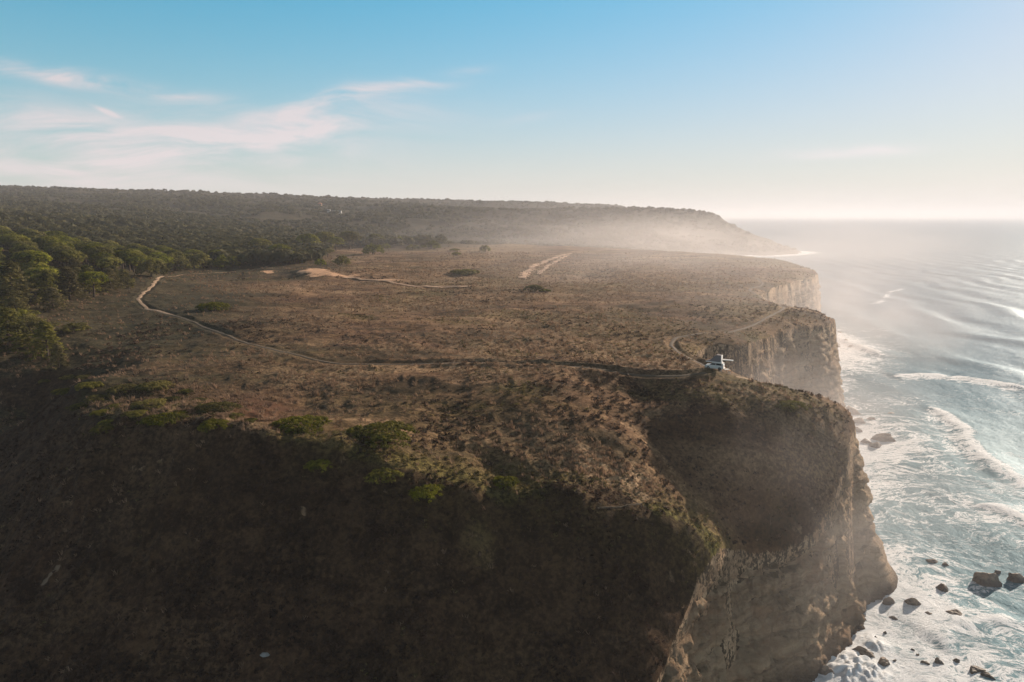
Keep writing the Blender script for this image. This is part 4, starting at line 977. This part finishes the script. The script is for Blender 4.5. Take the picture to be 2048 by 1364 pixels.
part("bumper", box(2.12, 2.3, -.85, .85, .38, .58, .04), M_white, car)
tent = bpy.data.objects.new("roof_tent", None); COL.objects.link(tent); tent.parent = car; tent['label'] = "tall open roof tent with dark sloping canvas and white end panel"
part("tent_base", box(-.7, 1.7, -.68, .68, 1.72, 1.9, .03), M_alu, tent)
part("canvas", prism([(-1.9, 1.9), (1.52, 1.9), (1.45, 3.45), (.35, 3.5), (-.3, 2.9), (-1.1, 2.2)], -.74, .70, .03), M_canvas, tent)
part("end_panel", prism([(1.55, 1.55), (1.63, 1.55), (1.62, 3.4), (1.50, 3.42)], -.72, .62, .02), M_cloth, tent)
part("lid", box(1.70, 4.1, .25, 1.0, 2.25, 2.42, .03), M_cloth, tent)
part("side_skirt", prism([(-2.0, 1.78), (1.5, 1.78), (1.5, 1.9), (-2.0, 1.9)], -.95, -.76, .02), M_cloth, tent)
part("pole", cyl((1.9, -1.0, 0.02), (1.7, -.9, 1.75), .035, 8), M_alu, tent)
def stand(name, px, py, label, cat):
    gg = ray_ground(px, py); r = bpy.data.objects.new(name, None); COL.objects.link(r); r.location = (gg[0], gg[1], float(ground_z(gg[0], gg[1]))); tag(r, label, cat); return r
tb = stand("camping_table", 1453, 744, "small folding table with pale top beside the white car", "table"); tb.rotation_euler.z = .3
part("table_top", box(-.55, .55, -.35, .35, .70, .74, .01), M_cloth, tb)
for a_ in (-.45, .45):
    for b_ in (-.27, .27): part("leg", cyl((a_, b_, 0), (a_ * .9, b_ * .9, .7), .02, 6), M_alu, tb)
def chair(px, py, rz, lb):
    c = stand("camping_chair", px, py, lb, "chair"); c.rotation_euler.z = rz; c['group'] = "chairs by the car"
    part("seat", box(-.27, .27, -.25, .25, .42, .46, .01), M_dark, c); part("backrest", prism([(-.29, .44), (-.25, .44), (-.42, .98), (-.46, .98)], -.25, .25, .01), M_dark, c)
    for a_ in (-.24, .24):
        for b_ in (-.22, .22): part("leg", cyl((a_, b_, 0), (-a_, b_, .43), .016, 6), M_alu, c)
chair(1441, 744, .1, "dark folding chair between the white car and the small table"); chair(1459, 746, 2.9, "dark folding chair on the sea side of the small table")

# ---------------------------------------------------------------- far houses on the hillside
def house(name, px, py, w, d, h, label, wallm, roofm, pitch):
    gg = ray_ground(px, py); r = bpy.data.objects.new(name, None); COL.objects.link(r); r.location = (gg[0], gg[1], float(ground_z(gg[0], gg[1])) + 1.5); tag(r, label, "house")
    part("wall", box(-w / 2, w / 2, -d / 2, d / 2, -6, h), wallm, r)
    part("roof", prism([(-w / 2 - .5, h), (w / 2 + .5, h), (w / 2 + .3, h + .3), (0, h + .3 + pitch), (-w / 2 - .3, h + .3)], -d / 2 - .5, d / 2 + .5), roofm, r)
    for k in range(3):
        xx = -w / 3 + k * w / 3; part("window", box(xx - .8, xx + .8, -d / 2 - .06, -d / 2 + .05, h * .35, h * .7), M_glass, r)
M_wall = simple_mat("white_render", (.28, .27, .26), .8, 0, .05); M_ochre = simple_mat("ochre_render", (.22, .13, .08), .9); M_tile = simple_mat("terracotta_tile", (.42, .16, .08), .8, 0, .2)
house("house", 674, 431, 20, 9, 4, "long low white building among the trees on the far hillside", M_wall, M_wall, .2)
house("house", 658, 430, 6, 6, 5, "small bright white house left of the long white building", M_wall, M_wall, .3)
house("house", 640, 414, 9, 8, 6, "tiny house with terracotta roof high on the wooded hill", M_ochre, M_tile, 2)

# ---------------------------------------------------------------- haze
def make_haze():
    m = bpy.data.materials.new("sea_haze"); m.use_nodes = True; T = NT(m.node_tree); T.n.clear()
    v = T.add('ShaderNodeVolumePrincipled', None, Color=(.91, .91, .96), Density=1.0e-4, Anisotropy=.14)
    T.add('ShaderNodeOutputMaterial', None, Volume=v.outputs[0]); return m
hz = mesh_obj("haze", [(sx_ * 42000, sy_ * 42000, zz) for zz in (-6, 240) for sx_, sy_ in ((-1, -1), (1, -1), (1, 1), (-1, 1))],
              [(3, 2, 1, 0), (4, 5, 6, 7), (0, 1, 5, 4), (1, 2, 6, 5), (2, 3, 7, 6), (3, 0, 4, 7)], make_haze(), smooth=False)
tag(hz, "thin bright sea haze over the water and cliffs", "haze", kind='stuff')

def mist(cx, cy, cz, rx, ry, rz, rot, dens, label):
    m = bpy.data.materials.new("sea_mist"); m.use_nodes = True; T = NT(m.node_tree); T.n.clear()
    oc = T.add('ShaderNodeTexCoord').outputs['Object']; r = T.vmath('LENGTH', oc)
    f = T.smooth(r, 1.0, .15); nz = T.smooth(T.noise(oc, 2.2, 3, .6), .30, .72)
    v = T.add('ShaderNodeVolumePrincipled', None, Color=(.95, .90, .90), Density=T.math('MULTIPLY', T.math('MULTIPLY', f, nz), dens), Anisotropy=.25)
    T.add('ShaderNodeOutputMaterial', None, Volume=v.outputs[0])
    bm = bmesh.new(); bmesh.ops.create_icosphere(bm, subdivisions=4, radius=1.0)
    for v_ in bm.verts:
        p = v_.co; k = 1 + .14 * float(fbm(np.array([p.x * 1.6 + cx]), np.array([p.y * 1.6 + p.z]), 401, 3)[0]); v_.co = p * k
    me = bpy.data.meshes.new("sea_mist"); bm.to_mesh(me); bm.free(); me.materials.append(m)
    o = bpy.data.objects.new("sea_mist", me); COL.objects.link(o); o.location = (cx, cy, cz); o.scale = (rx, ry, rz); o.rotation_euler.z = rot
    tag(o, label, "mist", kind='stuff')
mist(76, 184, 22, 60, 46, 34, .6, .013, "spray mist filling the cove behind the parked car")
mist(155, 340, 26, 80, 130, 44, -.4, .007, "mist against the third cliff")
mist(330, 1150, 30, 620, 520, 110, .4, .0013, "bright mist in the bay under the far headland")
mist(120, 560, 44, 330, 420, 56, .2, .0020, "mist drifting over the far end of the plateau")
mist(58, 120, 24, 56, 44, 34, .5, .0065, "thin mist in the shaded bowl of the headland")
mist(95, 300, 46, 150, 260, 52, .1, .0020, "warm thin haze over the right half of the heath")
